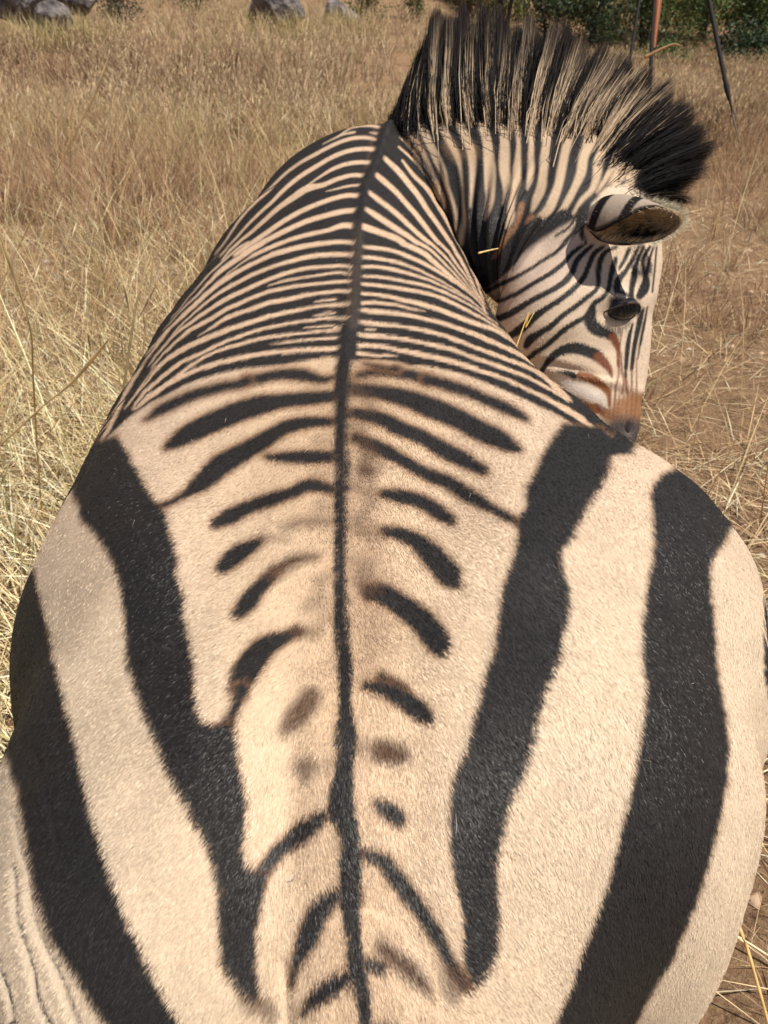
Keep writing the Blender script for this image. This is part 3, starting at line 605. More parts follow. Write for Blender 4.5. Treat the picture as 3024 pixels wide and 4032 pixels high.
def grid_normals(P, wrap=True):
    du = np.gradient(P, axis=0)
    if wrap:
        dv = (np.roll(P, -1, 1) - np.roll(P, 1, 1)) / 2
    else:
        dv = np.gradient(P, axis=1)
    n = np.cross(dv, du)
    return n / (np.linalg.norm(n, axis=-1, keepdims=True) + 1e-12), du, dv

def coat_coords(P, N, j0):
    """bearings used to look the traced markings up; past the edge of the seen flank the last seen value runs on down"""
    u, v, d = bearing(P)
    vis = np.einsum('ijk,ijk->ij', N, np.array([0, 0, CAMH]) - P) / np.linalg.norm(P - np.array([0, 0, CAMH]), axis=-1)
    u = u.copy(); v = v.copy()
    n, m = u.shape
    ok = (vis > 0.06) | ~(vis[:, j0:j0 + 1] > 0.06)
    for side in (1, -1):
        last = np.full(n, j0)
        done = np.zeros(n, bool)
        for k in range(1, m // 2 + 1):
            j = (j0 + side * k) % m
            good = ok[:, j] & ~done
            last = np.where(good, j, last)
            done |= ~ok[:, j]
            r = np.arange(n)
            u[:, j] = np.where(done, u[r, last], u[:, j]); v[:, j] = np.where(done, v[r, last], v[:, j])
    return u, v

COAT = tint_mat('short_coat', rough=.62, spec=.2, bump=.2, bscale=900, grain=.15)
FUR = tint_mat('coat_hair', rough=.45, spec=.3, transl=.0)
root = empty('zebra', (0.0, 0.9, 0.0), 'striped zebra lying on its belly with its head turned to the right', 'zebra')

TS = paint_torso()
NSHEET = paint_neck()

# relief: skin folds at the left thigh, the tail's root with its two creases
GR = Sheet((0, 0, 0))
for c, p, a in [('K', [(20, 790, 14), (60, 1000, 16), (150, 1200, 16), (200, 1370, 16), (260, 1480, 16)], .8), ('K', [(85, 840, 12), (150, 1040, 14), (260, 1220, 14), (330, 1360, 14), (380, 1480, 10)], .7),
                ('K', [(-60, 1100, 14), (0, 1220, 16), (60, 1340, 16), (100, 1480, 16)], .8), ('K', [(30, 560, 10), (50, 700, 12), (110, 860, 12), (200, 1100, 10), (330, 1300, 8)], .45),
                ('K', [(130, 260, 6), (210, 640, 10), (230, 760, 8)], .4)]:
    GR.stroke(c, [(x, y, w_ * .9) for x, y, w_ in p], (a, a, a), soft=3.2)
for c, p in (('K', [(1225, 1200, 10), (1240, 1290, 26), (1248, 1360, 34), (1262, 1500, 40)]), ('L', [(236, 1220, 10), (246, 1310, 26), (246, 1370, 34), (244, 1500, 40)])):
    GR.stroke(c, p, (.55, .55, .55), soft=9)
GR.stroke('Z', [(1420, 3560, 120), (1425, 3760, 330), (1430, 4032, 480), (1440, 4300, 520)], None)
BU = Sheet((0, 0, 0))
BU.stroke('Z', [(1420, 3720, 120), (1425, 3860, 360), (1428, 4032, 500), (1440, 4400, 540)], (1, 1, 1), soft=45)

nT, nH = 560, 420
T = np.interp(np.linspace(0, 1, nT), [0, .10, .55, .9, 1], [0.0, TK[3], TK[10], TK[15], TK[-1]])
g = np.linspace(-1, 1, nH, endpoint=False)
TH = np.pi * (0.62 * g + 0.38 * g ** 3)
P = torso_surface(T, TH)
Nn, dT, dH = grid_normals(P)
ctr = P.mean(axis=1, keepdims=True)
if np.einsum('ijk,ijk->ij', Nn, P - ctr).mean() < 0: Nn = -Nn
j0 = int(np.argmin(abs(TH)))
pu, pv = coat_coords(P, Nn, j0)
gd = GR.sample(pu, pv)[..., 0]; bd = BU.sample(pu, pv)[..., 0]
front = (np.einsum('ijk,ijk->ij', Nn, np.array([0, 0, CAMH]) - P) > 0) * 1.0
und = (vnoise(P[..., 0] * 9 + 20, P[..., 1] * 9 + 20, 11) - .5) * .010 + (vnoise(P[..., 0] * 25 + 20, P[..., 1] * 25 + 20, 12) - .5) * .0025
# shallow furrow beside the spine, broad muscle over the croup
dus = pu - np.interp(pv, [480, 560, 750, 1000, 1400, 1900, 2600, 3200, 4032], [1545, 1510, 1440, 1408, 1365, 1345, 1358, 1355, 1430])
ridge = np.exp(-(dus / np.interp(pv, [560, 1400, 4000], [22, 36, 60])) ** 2) * np.interp(pv, [500, 1000, 1500, 2200], [.008, .007, .004, .0015])
ridge = ridge * (1 + .25 * np.sin(P[..., 1] * 2 * np.pi / .055))
hips = .012 * np.exp(-((pu - 560) / 260) ** 2 - ((pv - 2150) / 300) ** 2) + .012 * np.exp(-((pu - 2050) / 230) ** 2 - ((pv - 2050) / 280) ** 2) - .009 * np.exp(-((pu - 900) / 160) ** 2 - ((pv - 1900) / 260) ** 2) - .009 * np.exp(-((pu - 1750) / 160) ** 2 - ((pv - 1880) / 260) ** 2) \
    - .007 * np.exp(-((pu - 1130) / 90) ** 2 - ((pv - 3100) / 600) ** 2) - .007 * np.exp(-((pu - 1620) / 90) ** 2 - ((pv - 3100) / 600) ** 2)
ribs = .0016 * np.sin(P[..., 1] * 2 * np.pi / .085 + 1.2 * np.abs(P[..., 0])) * np.interp(P[..., 1], [.8, 1.0, 1.6, 1.9], [0, 1, 1, 0]) * np.clip(abs(TH)[None] * 1.6 - .5, 0, 1)
P = P + Nn * (und * 1.25 + ridge + hips + ribs + (bd * .009 - gd * .006) * front)[..., None]
Nn, dT, dH = grid_normals(P)
if np.einsum('ijk,ijk->ij', Nn, P - ctr).mean() < 0: Nn = -Nn
pu, pv = coat_coords(P, Nn, j0)
colT = TS.sample(pu, pv, True)
torso_pack = (P, Nn, dT, dH, pu, pv)

# ------------------------------------------------------------------ neck and head as one loft from the withers to the muzzle
NK = [  # crest/forehead (u,v,d), throat/jaw (u,v,d), half thickness
    (1400, 700, 1.92, 1560, 960, 1.90, .03), (1480, 590, 1.80, 1680, 1000, 1.78, .045), (1540, 510, 1.71, 1760, 1040, 1.69, .06), (1590, 468, 1.68, 1820, 1080, 1.62, .08), (1660, 448, 1.67, 1870, 1110, 1.57, .092), (1760, 450, 1.65, 1900, 1135, 1.53, .10), (1880, 456, 1.62, 1925, 1150, 1.49, .10),
    (2000, 455, 1.59, 1945, 1160, 1.465, .10), (2110, 468, 1.56, 1965, 1165, 1.44, .10), (2220, 490, 1.53, 1985, 1165, 1.43, .10), (2320, 518, 1.50, 1995, 1168, 1.42, .10), (2410, 550, 1.47, 2000, 1170, 1.41, .098),
    (2490, 615, 1.45, 1985, 1190, 1.40, .096), (2545, 700, 1.43, 1965, 1215, 1.39, .095), (2580, 800, 1.42, 1950, 1245, 1.38, .095), (2600, 920, 1.41, 1945, 1285, 1.37, .095), (2598, 1040, 1.40, 1960, 1335, 1.36, .094),
    (2580, 1160, 1.39, 1995, 1400, 1.35, .088), (2560, 1280, 1.38, 2060, 1470, 1.34, .078), (2548, 1390, 1.37, 2130, 1540, 1.33, .068), (2532, 1490, 1.36, 2200, 1610, 1.32, .060), (2508, 1580, 1.35, 2270, 1680, 1.31, .054),
    (2492, 1650, 1.34, 2330, 1740, 1.30, .048), (2465, 1710, 1.33, 2380, 1785, 1.30, .036), (2440, 1745, 1.32, 2410, 1780, 1.31, .012)]
NK = np.array(NK, float)
hk = np.clip((np.arange(len(NK)) - 11) / 13.0, 0, 1)
NK[:, 2] += hk * .13 - .03 * np.clip(hk * 8, 0, 1) * (1 - hk)
NK[:, 5] += hk * .13 + .02 * np.clip(hk * 8, 0, 1) * (1 - hk)
A0 = at(NK[:, 0], NK[:, 1], NK[:, 2]); B0 = at(NK[:, 3], NK[:, 4], NK[:, 5])
nk = np.arange(len(NK)); ts = np.linspace(0, len(NK) - 1, 460)
A = smooth_interp(nk, A0, ts); B = smooth_interp(nk, B0, ts); th = smooth_interp(nk, NK[:, 6], ts)
Cc = (A + B) / 2
tang = np.gradient(A * .7 + B * .3, axis=0); tang /= np.linalg.norm(tang, axis=1, keepdims=True)
ab = A - B
Nv = np.cross(tang, ab); Nv /= np.linalg.norm(Nv, axis=1, keepdims=True)
toc = np.array([0, 0, CAMH]) - Cc
Nv *= np.sign(np.einsum('ij,ij->i', Nv, toc))[:, None]
m2 = 240
ph = np.linspace(-np.pi, np.pi, m2, endpoint=False)
c2, s2 = np.cos(ph), np.sin(ph)
isneck = np.clip((13 - ts) / 3, 0, 1)[:, None]
prof = s2[None] * (1 - (.30 * isneck + .12 * (1 - isneck)) * c2[None])
cc2 = np.sign(c2) * abs(c2) ** .95
Q = Cc[:, None] + ab[:, None] / 2 * cc2[None, :, None] + Nv[:, None] * (th[:, None] * prof)[..., None]
# vertical folds low on the bent neck
Nq, dq, dh = grid_normals(Q)
if np.einsum('ijk,ijk->ij', Nq, Q - Cc[:, None]).mean() < 0: Nq = -Nq
fold = np.sin(ts[:, None] * 7.5 + 1.2 * np.sin(c2[None] * 3)) * np.clip(-c2[None] * 1.1 + .25, 0, 1) * isneck * .006
fold = fold + (vnoise(ts[:, None] * 1.3 + 10, ph[None] * 2 + 10, 21) - .5) * .006
uu, vv, dd = bearing(Q)
def bump(cu, cv, ru, rv, hgt, rot=0):
    ca, sa = math.cos(rot), math.sin(rot)
    a = ((uu - cu) * ca + (vv - cv) * sa) / ru; b = (-(uu - cu) * sa + (vv - cv) * ca) / rv
    return hgt * np.exp(-(a * a + b * b)) * (s2[None] > 0)
fold = fold + bump(2440, 1175, 75, 42, .016) + bump(2425, 1225, 60, 40, .006) - bump(2440, 1240, 48, 16, .010) + bump(2150, 1190, 150, 150, .012) + bump(2330, 1480, 190, 22, .007, .3) \
    - bump(2240, 1450, 140, 16, .009, .25) + bump(2455, 1640, 50, 60, .006) - bump(2475, 1690, 16, 26, .010) - bump(2130, 950, 50, 120, .012, .7) + bump(2330, 870, 70, 60, .012)
Q = Q + Nq * fold[..., None]
Nq, dq, dh = grid_normals(Q)
if np.einsum('ijk,ijk->ij', Nq, Q - Cc[:, None]).mean() < 0: Nq = -Nq
jn = int(np.argmin(abs(ph - np.pi / 2)))
qu, qv, _dq = bearing(Q)
colN = NSHEET.sample(qu, qv)
neck_pack = (Q, Nq, dq, dh, qu, qv)

f1 = grid_faces(nT, nH, True); f2 = grid_faces(len(ts), m2, True) + nT * nH
V = np.concatenate([P.reshape(-1, 3), Q.reshape(-1, 3)])
body = mesh('body', V, np.concatenate([f1, f2]), COAT, root, np.concatenate([colT.reshape(-1, 3), colN.reshape(-1, 3)]), smooth=True)
import bmesh
bm = bmesh.new(); bm.from_mesh(body.data)
bmesh.ops.recalc_face_normals(bm, faces=bm.faces); bm.to_mesh(body.data); bm.free()

# ------------------------------------------------------------------ coat hair (short, lying back along the body)
def fur(name, pack, sheet, count, length, width, flow, wfun, lift=.15, seed=1):
    r = np.random.default_rng(seed)
    P, N, dT, dH, u, v = pack
    n, m, _ = P.shape
    toC = np.array([0, 0, CAMH]) - P
    dist = np.linalg.norm(toC, axis=-1)
    area = np.linalg.norm(np.cross(dT, dH), axis=-1)
    wgt = area * wfun(P, N, dist, u, v)
    wgt[-1] = 0
    p = (wgt / wgt.sum()).ravel()
    idx = r.choice(n * m, size=count, p=p)
    i, j = idx // m, idx % m
    a = r.random(count); b = r.random(count); j1 = (j + 1) % m; i1 = np.minimum(i + 1, n - 1)
    def lerp(X):
        a_ = a[:, None] if X.ndim == 3 else a; b_ = b[:, None] if X.ndim == 3 else b
        return (X[i, j] * (1 - a_) + X[i1, j] * a_) * (1 - b_) + (X[i, j1] * (1 - a_) + X[i1, j1] * a_) * b_
    R = lerp(P); Nn_ = lerp(N); Nn_ /= np.linalg.norm(Nn_, axis=1, keepdims=True)
    tT = lerp(dT); tT /= np.linalg.norm(tT, axis=1, keepdims=True) + 1e-9
    tH = np.cross(Nn_, tT)
    U = lerp(u); W = lerp(v)
    col = sheet.sample(U, W, sheet is TS)
    d = flow(R, Nn_, tT, tH, i / n, j, U, W)
    wv = (vnoise(R[:, 0] * 38 + 40, R[:, 1] * 38 + 40, 71) - .5) * .55
    d = d + tH * wv[:, None] + r.normal(0, .14, (count, 3))
    d = d - Nn_ * np.einsum('ij,ij->i', d, Nn_)[:, None]
    d /= np.linalg.norm(d, axis=1, keepdims=True) + 1e-9
    L = length(R, U, W) * r.uniform(.65, 1.25, count)
    sd = np.cross(d, Nn_)
    roll = r.normal(0, .35, count)
    sd = sd * np.cos(roll)[:, None] + Nn_ * np.sin(roll)[:, None]
    wd = width(R) * r.uniform(.7, 1.3, count)
    lf = np.abs(r.normal(lift, .08, count))
    base = R - Nn_ * .0008
    midp = R + d * (L * .5)[:, None] + Nn_ * (L * lf * .5)[:, None]
    tip = R + d * L[:, None] + Nn_ * (L * lf * .62)[:, None]
    lum = col.mean(1)
    var = np.where(lum > .1, r.normal(1.0, .12, count), r.normal(1.05, .35, count)).clip(.4, 2.2)
    # light hairs have darker roots and paler tips
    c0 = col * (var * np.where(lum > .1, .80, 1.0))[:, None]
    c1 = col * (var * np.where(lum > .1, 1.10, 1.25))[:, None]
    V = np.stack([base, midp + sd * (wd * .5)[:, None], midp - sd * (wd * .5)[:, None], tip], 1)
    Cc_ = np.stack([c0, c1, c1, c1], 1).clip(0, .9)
    k = np.arange(count)[:, None] * 4
    F1 = np.concatenate([k + np.array([0, 1, 2]), k + np.array([2, 1, 3])], 0)
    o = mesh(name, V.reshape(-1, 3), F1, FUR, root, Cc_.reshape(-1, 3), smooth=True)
    tag(o, kind='stuff')
    return o

def flow_t(R, N, tT, tH, fi, j, U, W):
    side = np.clip((U - np.interp(W, [500, 1900, 4000], [1500, 1345, 1430])) / 500, -1, 1)
    out = np.stack([side, 0 * side, -abs(side) * .5], -1)
    back = -tT
    return back * .8 + out * (np.clip((W - 1200) / 900, .1, 1.0) * .75)[:, None]
def w_t(P, N, dist, u, v):
    f = np.einsum('ijk,ijk->ij', N, np.array([0, 0, CAMH]) - P) / dist
    ww = 1 / dist ** 2 * np.clip(f + .45, .03, 1)
    return ww * (P[..., 2] > .05)
fur('coat', torso_pack, TS, 640000, lambda R, U, W: np.interp(R[:, 1], [.2, .6, 1.0, 2], [.0056, .0052, .0046, .0045]) * (1 - .6 * np.clip(GR.sample(U, W)[:, 0], 0, 1)), lambda R: np.interp(R[:, 1], [.2, .6, 1.2, 2], [.00034, .00042, .0007, .001]), flow_t, w_t, seed=3)
def flow_n(R, N, tT, tH, fi, j, U, W):
    d = np.stack([-.2 + 0 * U, -.3 + 0 * U, -1 + 0 * U], -1)
    return d
def w_n(P, N, dist, u, v):
    f = np.einsum('ijk,ijk->ij', N, np.array([0, 0, CAMH]) - P) / dist
    return np.clip(f + .2, 0, 1)
fur('neck_coat', neck_pack, NSHEET, 70000, lambda R, U, W: np.full(len(R), .0042), lambda R: np.full(len(R), .0008), flow_n, w_n, lift=.12, seed=4)

r = np.random.default_rng(55); n = 60
ii = r.integers(90, nT - 60, n); jj = (j0 + np.round(r.normal(0, 60, n)).astype(int)) % nH
rt0 = P[ii, jj] + Nn[ii, jj] * .0015
dv = -dT[ii, jj] / np.linalg.norm(dT[ii, jj], axis=1, keepdims=True) * .7 + r.normal(0, .6, (n, 3)); dv -= Nn[ii, jj] * np.einsum('ij,ij->i', dv, Nn[ii, jj])[:, None]
dv /= np.linalg.norm(dv, axis=1, keepdims=True); ln = r.uniform(.006, .018, n)
sdv = np.cross(dv, Nn[ii, jj]); wv_ = r.uniform(.00012, .00026, n)
bn = rt0 + dv * (ln * .5)[:, None] + sdv * (ln * r.normal(0, .18, n))[:, None] + Nn[ii, jj] * .003
V_ = np.stack([rt0, bn + sdv * wv_[:, None], bn - sdv * wv_[:, None], rt0 + dv * ln[:, None] + Nn[ii, jj] * .002], 1)
k_ = np.arange(n)[:, None] * 4
tag(mesh('stray_hair', V_.reshape(-1, 3), np.concatenate([k_ + np.array([0, 1, 2]), k_ + np.array([2, 1, 3])]), FUR, root, np.repeat(np.array([[.60, .52, .42]]) * r.uniform(.5, 1.2, (n, 1)), 4, 0)), kind='stuff')
# long stray hairs at the left thigh's fold
# ------------------------------------------------------------------ mane
MR = np.array([(1542, 525), (1556, 505), (1572, 482), (1610, 455), (1700, 448), (1800, 452), (1900, 458), (2000, 456), (2100, 468), (2200, 488), (2290, 512), (2380, 535), (2450, 570), (2500, 618), (2535, 670), (2558, 715), (2560, 760)], float)
MT = np.array([(1600, 470), (1655, 370), (1690, 220), (1712, 105), (1735, 80), (1800, 62), (1890, 45), (1990, 55), (2125, 85), (2265, 150), (2395, 195), (2515, 275), (2635, 335), (2720, 410), (2790, 530), (2800, 650), (2735, 800)], float)
MD = np.interp(MR[:, 0] + (MR[:, 1] > 600) * (MR[:, 1] - 600) * .5, [1530, 1660, 1880, 2110, 2320, 2490, 2600], [1.665, 1.66, 1.62, 1.56, 1.50, 1.45, 1.42])
mk = np.concatenate([[0], np.cumsum(np.hypot(*np.diff(MR, axis=0).T))])
au, av, _d = bearing(A)
def mane(count, seed):
    r = np.random.default_rng(seed)
    s = r.random(count) * mk[-1]
    R_ = smooth_interp(mk, MR, s); Tt = smooth_interp(mk, MT, s)
    st = np.array([np.argmin((au - a) ** 2 + (av - b) ** 2) for a, b in smooth_interp(mk, MR, np.linspace(0, mk[-1], 400))])
    it = np.interp(s, np.linspace(0, mk[-1], 400), st).round().astype(int)
    phi = r.normal(.08, .32, count); phi = np.where(r.random(count) < .04, abs(r.normal(0, .45, count)), phi); phi = np.where(abs(phi) > 1.5, r.uniform(-.6, .7, count), phi)
    jt = np.round((phi + np.pi) / (2 * np.pi) * m2).astype(int) % m2
    Rp = Q[it, jt] - Nq[it, jt] * .003
    low = np.sin(phi) > .42
    cr_ = A[it]
    D = bearing(cr_)[2]
    Tp = at(Tt[:, 0], Tt[:, 1], D - .02)
    vec = Tp - cr_
    side = Nv[it]
    tuft = np.floor(s / 19 + r.normal(0, .12, count)).astype(int)
    rt = np.random.default_rng(99); tl = rt.normal(0, 1, (400, 4))
    lean = tl[tuft % 400]
    lenf = (r.uniform(.80, 1.0, count) + .085 * lean[:, 3]).clip(.5, 1.14)
    short = (r.random(count) < .22) | (low & (r.random(count) < .7)); lenf = np.where(short, lenf * r.uniform(.15, .85, count), lenf)
    X = np.array([1., 0, 0])
    Tp2 = Rp + (vec + (cr_ - Rp) * .8) * lenf[:, None] + X * (lean[:, 0] * np.interp(R_[:, 0], [2150, 2450], [.0038, .010]) + r.normal(0, .0025, count))[:, None] + side * (phi * .03 + lean[:, 1] * .006 + r.normal(0, .005, count))[:, None]
    M = Rp + (Tp2 - Rp) * .5 + side * (phi * .012)[:, None] + r.normal(0, .0015, (count, 3))
    col0 = NSHEET.sample(R_[:, 0] + r.normal(0, 1.5, count), R_[:, 1] + 22 + 10 * r.random(count))
    light = col0.mean(1) > .22
    col = np.where(light[:, None], np.array([.58, .43, .285]) * r.uniform(.7, 1.15, count)[:, None], np.array([.009, .008, .008]) * r.uniform(.6, 1.8, count)[:, None])
    front = np.clip((2520 - R_[:, 0]) / 380, 0, 1)
    tipdark = light & (r.random(count) < .66 + .33 * front)
    pollz = (R_[:, 0] > 2470) & (R_[:, 1] > 585) | (R_[:, 0] < 1665)
    col = np.where((pollz & (r.random(count) > .07))[:, None], np.array([.012, .0105, .011]), col)
    dkc = np.array([.022, .015, .013])
    cm = np.where((tipdark & (r.random(count) < .28))[:, None], col * .5 + dkc * .5, col)
    croot = np.where(light[:, None] & (col.mean(1) > .1)[:, None], col * 1.25, col)
    ct = np.where(tipdark[:, None], dkc[None], col * np.array([.9, .82, .7]))
    c45 = np.where(tipdark[:, None], cm * .28 + ct * .72, cm * .7 + ct * .3)
    brown = (r.random(count) < .18) & ~light
    ct = np.where(brown[:, None], np.array([.09, .048, .03]), ct)
    wd = r.uniform(.0009, .0017, count)
    ang = r.uniform(-.9, .9, count)
    sd = np.stack([np.cos(ang), np.sin(ang) * .9, 0 * ang], -1)
    M2 = M + (Tp2 - M) * .45
    V = np.stack([Rp - sd * (wd / 2)[:, None], Rp + sd * (wd / 2)[:, None], M + sd * (wd / 2)[:, None], M - sd * (wd / 2)[:, None], M2 + sd * (wd * .4)[:, None], M2 - sd * (wd * .4)[:, None], Tp2], 1)
    c = np.stack([croot, croot, cm, cm, c45, c45, ct], 1)
    k = np.arange(count)[:, None] * 7
    Fc = np.concatenate([k + np.array(q) for q in ([0, 1, 2], [0, 2, 3], [3, 2, 4], [3, 4, 5], [5, 4, 6])], 0)
    return V.reshape(-1, 3), Fc, c.reshape(-1, 3)
V, Fc, c = mane(64000, 5)
mane_m = tint_mat('mane_hair', rough=.65, spec=.10, transl=.08)
tag(mesh('mane', V, Fc, mane_m, root, c, smooth=True), kind='stuff')

# ------------------------------------------------------------------ ears
EARM = tint_mat('thin_ear_skin', rough=.7, spec=.15, bump=.2, bscale=900, transl=.45)
def ear(st, dpt, up, toward, outc, inc, rimc, name='ear', seed=2, tuft=0):
    st = np.array(st, float)
    ks = np.arange(len(st)); tt = np.linspace(0, len(st) - 1, 60)
    s = smooth_interp(ks, st, tt)
    d = np.interp(tt, [0, len(st) - 1], dpt)
    Cn = at(s[:, 0], s[:, 1], d)
    ax = np.gradient(Cn, axis=0); ax /= np.linalg.norm(ax, axis=1, keepdims=True)
    Tw = np.array(toward, float)[None] - ax * (ax @ np.array(toward, float))[:, None]; Tw /= np.linalg.norm(Tw, axis=1, keepdims=True)
    Up = np.cross(ax, Tw); Up *= np.sign(Up @ np.array(up))[:, None]
    R = np.maximum(s[:, 2], 1) / FOC * d
    q = np.linspace(0, 1, 48)
    a0 = np.radians(s[:, 3]); a1 = np.radians(360 - 85.0)
    an = a0[:, None] + (a1 - a0[:, None]) * q[None]
    def shell(k):
        return Cn[:, None] + (Up[:, None] * np.sin(an)[..., None] + Tw[:, None] * (np.cos(an) * .75)[..., None]) * (R * k)[:, None, None]
    So, Si = shell(1.0), shell(.93)
    n, m = So.shape[:2]
    Vv = np.concatenate([So.reshape(-1, 3), Si.reshape(-1, 3)])
    f = grid_faces(n, m)
    fi = f[:, ::-1] + n * m
    i = np.arange(n - 1)
    r1 = np.stack([i * m, (i + 1) * m, (i + 1) * m + n * m, i * m + n * m], -1)
    r2 = np.stack([i * m + m - 1, i * m + m - 1 + n * m, (i + 1) * m + m - 1 + n * m, (i + 1) * m + m - 1], -1)
    co = outc(tt / (len(st) - 1), q); ci = inc(tt / (len(st) - 1), q)
    return mesh(name, Vv, np.concatenate([f, fi, r1, r2]), EARM, root, np.concatenate([co.reshape(-1, 3), ci.reshape(-1, 3)]), smooth=True), So, Tw, ax

def out_col(t, q):
    T_, Q_ = np.meshgrid(t, q, indexing='ij')
    c = np.ones(T_.shape + (3,)) * np.array((.55, .45, .36))
    w_ = np.sin((T_ * 1.0 - Q_ * .35) * 2 * np.pi * 3.2 + .7)
    dark = np.clip((w_ - .35) * 4, 0, 1) * (T_ < .62)
    c = c * (1 - dark[..., None]) + np.array(BLK) * dark[..., None]
    rim = np.clip((.055 - Q_) * 60, 0, 1)[..., None]
    return c * (1 - rim) + np.array((.03, .025, .022)) * rim
def in_col(t, q):
    T_, Q_ = np.meshgrid(t, q, indexing='ij')
    c = np.ones(T_.shape + (3,)) * np.array((.70, .53, .32))
    n_ = vnoise(T_ * 30 + 5, Q_ * 12 + 5, 8)
    dk = np.exp(-((T_ - .52) / .22) ** 2 - ((Q_ - .80) / .16) ** 2) * 1.3 * (.5 + n_)
    rim = np.clip((.06 - Q_) * 40, 0, 1) + np.clip((Q_ - .955) * 60, 0, 1)
    dk = np.clip(dk + rim, 0, 1)[..., None]
    tipw = np.clip((T_ - .86) * 8, 0, 1)[..., None]
    c = c * (1 - tipw * .8) + np.array((.62, .56, .44)) * tipw * .8
    return c * (1 - dk) + np.array((.035, .028, .022)) * dk
est = [(2325, 862, 48, -42), (2375, 862, 84, -36), (2435, 866, 94, -14), (2495, 872, 90, 12), (2550, 877, 78, 42), (2600, 878, 64, 70), (2642, 872, 42, 88), (2672, 862, 10, 90)]
_e, *ear_near = ear(est, (1.30, 1.225), (0, .5, 1), (0, -.86, .2), out_col, in_col, None)
est2 = [(2585, 585, 22, -20), (2605, 555, 36, 0), (2630, 520, 42, 30), (2655, 490, 36, 60), (2678, 462, 24, 85), (2695, 442, 6, 90)]
wh = lambda t, q: np.ones((len(t), len(q), 3)) * np.array((.70, .66, .60))
e2, *_ = ear(est2, (1.49, 1.47), (0, .5, 1), (0, -.86, .2), wh, wh, None)

# hairs fringing the near ear
def strands(name, roots, vecs, wd, cols, mat, parent, bend=None):
    n = len(roots)
    r = np.random.default_rng(17)
    ang = r.uniform(0, np.pi, n)
    sd = np.stack([np.cos(ang), np.sin(ang) * .5, np.sin(ang) * .8], -1)
    bend = np.zeros((n, 3)) if bend is None else bend
    m1 = roots + vecs * .5 + bend
    V = np.stack([roots - sd * wd[:, None] / 2, roots + sd * wd[:, None] / 2, m1 + sd * wd[:, None] * .4, m1 - sd * wd[:, None] * .4, roots + vecs], 1)
    k = np.arange(n)[:, None] * 5
    Fc = np.concatenate([k + np.array(q) for q in ([0, 1, 2], [0, 2, 3], [3, 2, 4])], 0)
    c = np.repeat(cols[:, None], 5, 1)
    return mesh(name, V.reshape(-1, 3), Fc, mat, parent, c.reshape(-1, 3), smooth=True)
So_, Tw_, ax_ = ear_near
n = 5200; r = np.random.default_rng(32)
ii = r.integers(3, 57, n); jj = (2 + 45 * r.beta(1.2, 1.2, n)).astype(int)
cen_ = So_.mean(axis=1)[ii]
pt = So_[ii, jj] * .93 + cen_ * .07
vec = (cen_ - pt) * .25 + ax_[ii] * r.uniform(.006, .016, n)[:, None] + Tw_[ii] * r.uniform(.002, .012, n)[:, None] + r.normal(0, .002, (n, 3))
qn = jj / 47; tn = ii / 59
dk = np.exp(-((tn - .52) / .20) ** 2 - ((qn - .80) / .15) ** 2)
cc_ = np.where((r.random(n) < dk * 1.1)[:, None], np.array((.03, .024, .02)), np.array((.72, .56, .36)) * r.uniform(.6, 1.2, (n, 1)))
tag(strands('inner_ear_hair', pt, vec, np.full(n, .0008), cc_, mane_m, root), kind='stuff')
n = 1500
r = np.random.default_rng(31)
tq = r.uniform(2560, 2690, n); a = r.uniform(0, 2 * np.pi, n)
er = np.interp(tq, [2560, 2610, 2652, 2690], [86, 68, 44, 6]); cv = np.interp(tq, [2560, 2690], [874, 862])
rt_ = at(tq, cv + er * np.sin(a), 1.31)
vec = np.stack([r.uniform(.002, .014, n), r.normal(0, .004, n), np.sin(a) * -.006 + r.normal(0, .003, n)], -1)
tag(strands('ear_hair', rt_, vec, np.full(n, .0009), np.ones((n, 3)) * np.array((.55, .49, .36)) * r.uniform(.7, 1.2, (n, 1)), mane_m, root), kind='stuff')

# ------------------------------------------------------------------ eye with lid and lashes
def simple(name, col, rough=.5, spec=.5, metal=0):
    m = bpy.data.materials.new(name); m.use_nodes = True
    b = m.node_tree.nodes['Principled BSDF']
    b.inputs['Base Color'].default_value = (*col, 1); b.inputs['Roughness'].default_value = rough
    b.inputs['Specular IOR Level'].default_value = spec; b.inputs['Metallic'].default_value = metal
    nz = m.node_tree.nodes.new('ShaderNodeTexNoise'); nz.inputs['Scale'].default_value = 60
    bp = m.node_tree.nodes.new('ShaderNodeBump'); bp.inputs['Strength'].default_value = .08
    m.node_tree.links.new(nz.outputs['Fac'], bp.inputs['Height']); m.node_tree.links.new(bp.outputs[0], b.inputs['Normal'])
    return m
def surf_at(Pk, cu, cv):
    P_, N_ = Pk[0], Pk[1]
    u_, v_, d_ = bearing(P_)
    fr = np.einsum('ijk,ijk->ij', N_, np.array([0, 0, CAMH]) - P_) > 0
    k = np.argmin(np.where(fr, (u_ - cu) ** 2 + (v_ - cv) ** 2, 1e12))
    return P_.reshape(-1, 3)[k], N_.reshape(-1, 3)[k]
def ellipsoid(c, r3, X, Y, Z, n=24, m=32):
    a = np.linspace(0, np.pi, n); b = np.linspace(0, 2 * np.pi, m, endpoint=False)
    A_, B_ = np.meshgrid(a, b, indexing='ij')
    L = np.stack([np.sin(A_) * np.cos(B_) * r3[0], np.sin(A_) * np.sin(B_) * r3[1], np.cos(A_) * r3[2]], -1)
    return (c + L[..., :1] * X + L[..., 1:2] * Y + L[..., 2:] * Z).reshape(-1, 3), grid_faces(n, m, True)
pe, ne = surf_at(neck_pack, 2448, 1226)
ne = ne / np.linalg.norm(ne)
ex = np.cross(np.array([0, 0, 1.]), ne); ex /= np.linalg.norm(ex); ey = np.cross(ne, ex)
V, Fc = ellipsoid(pe - ne * .009, (.032, .022, .023), ex, ey, ne)
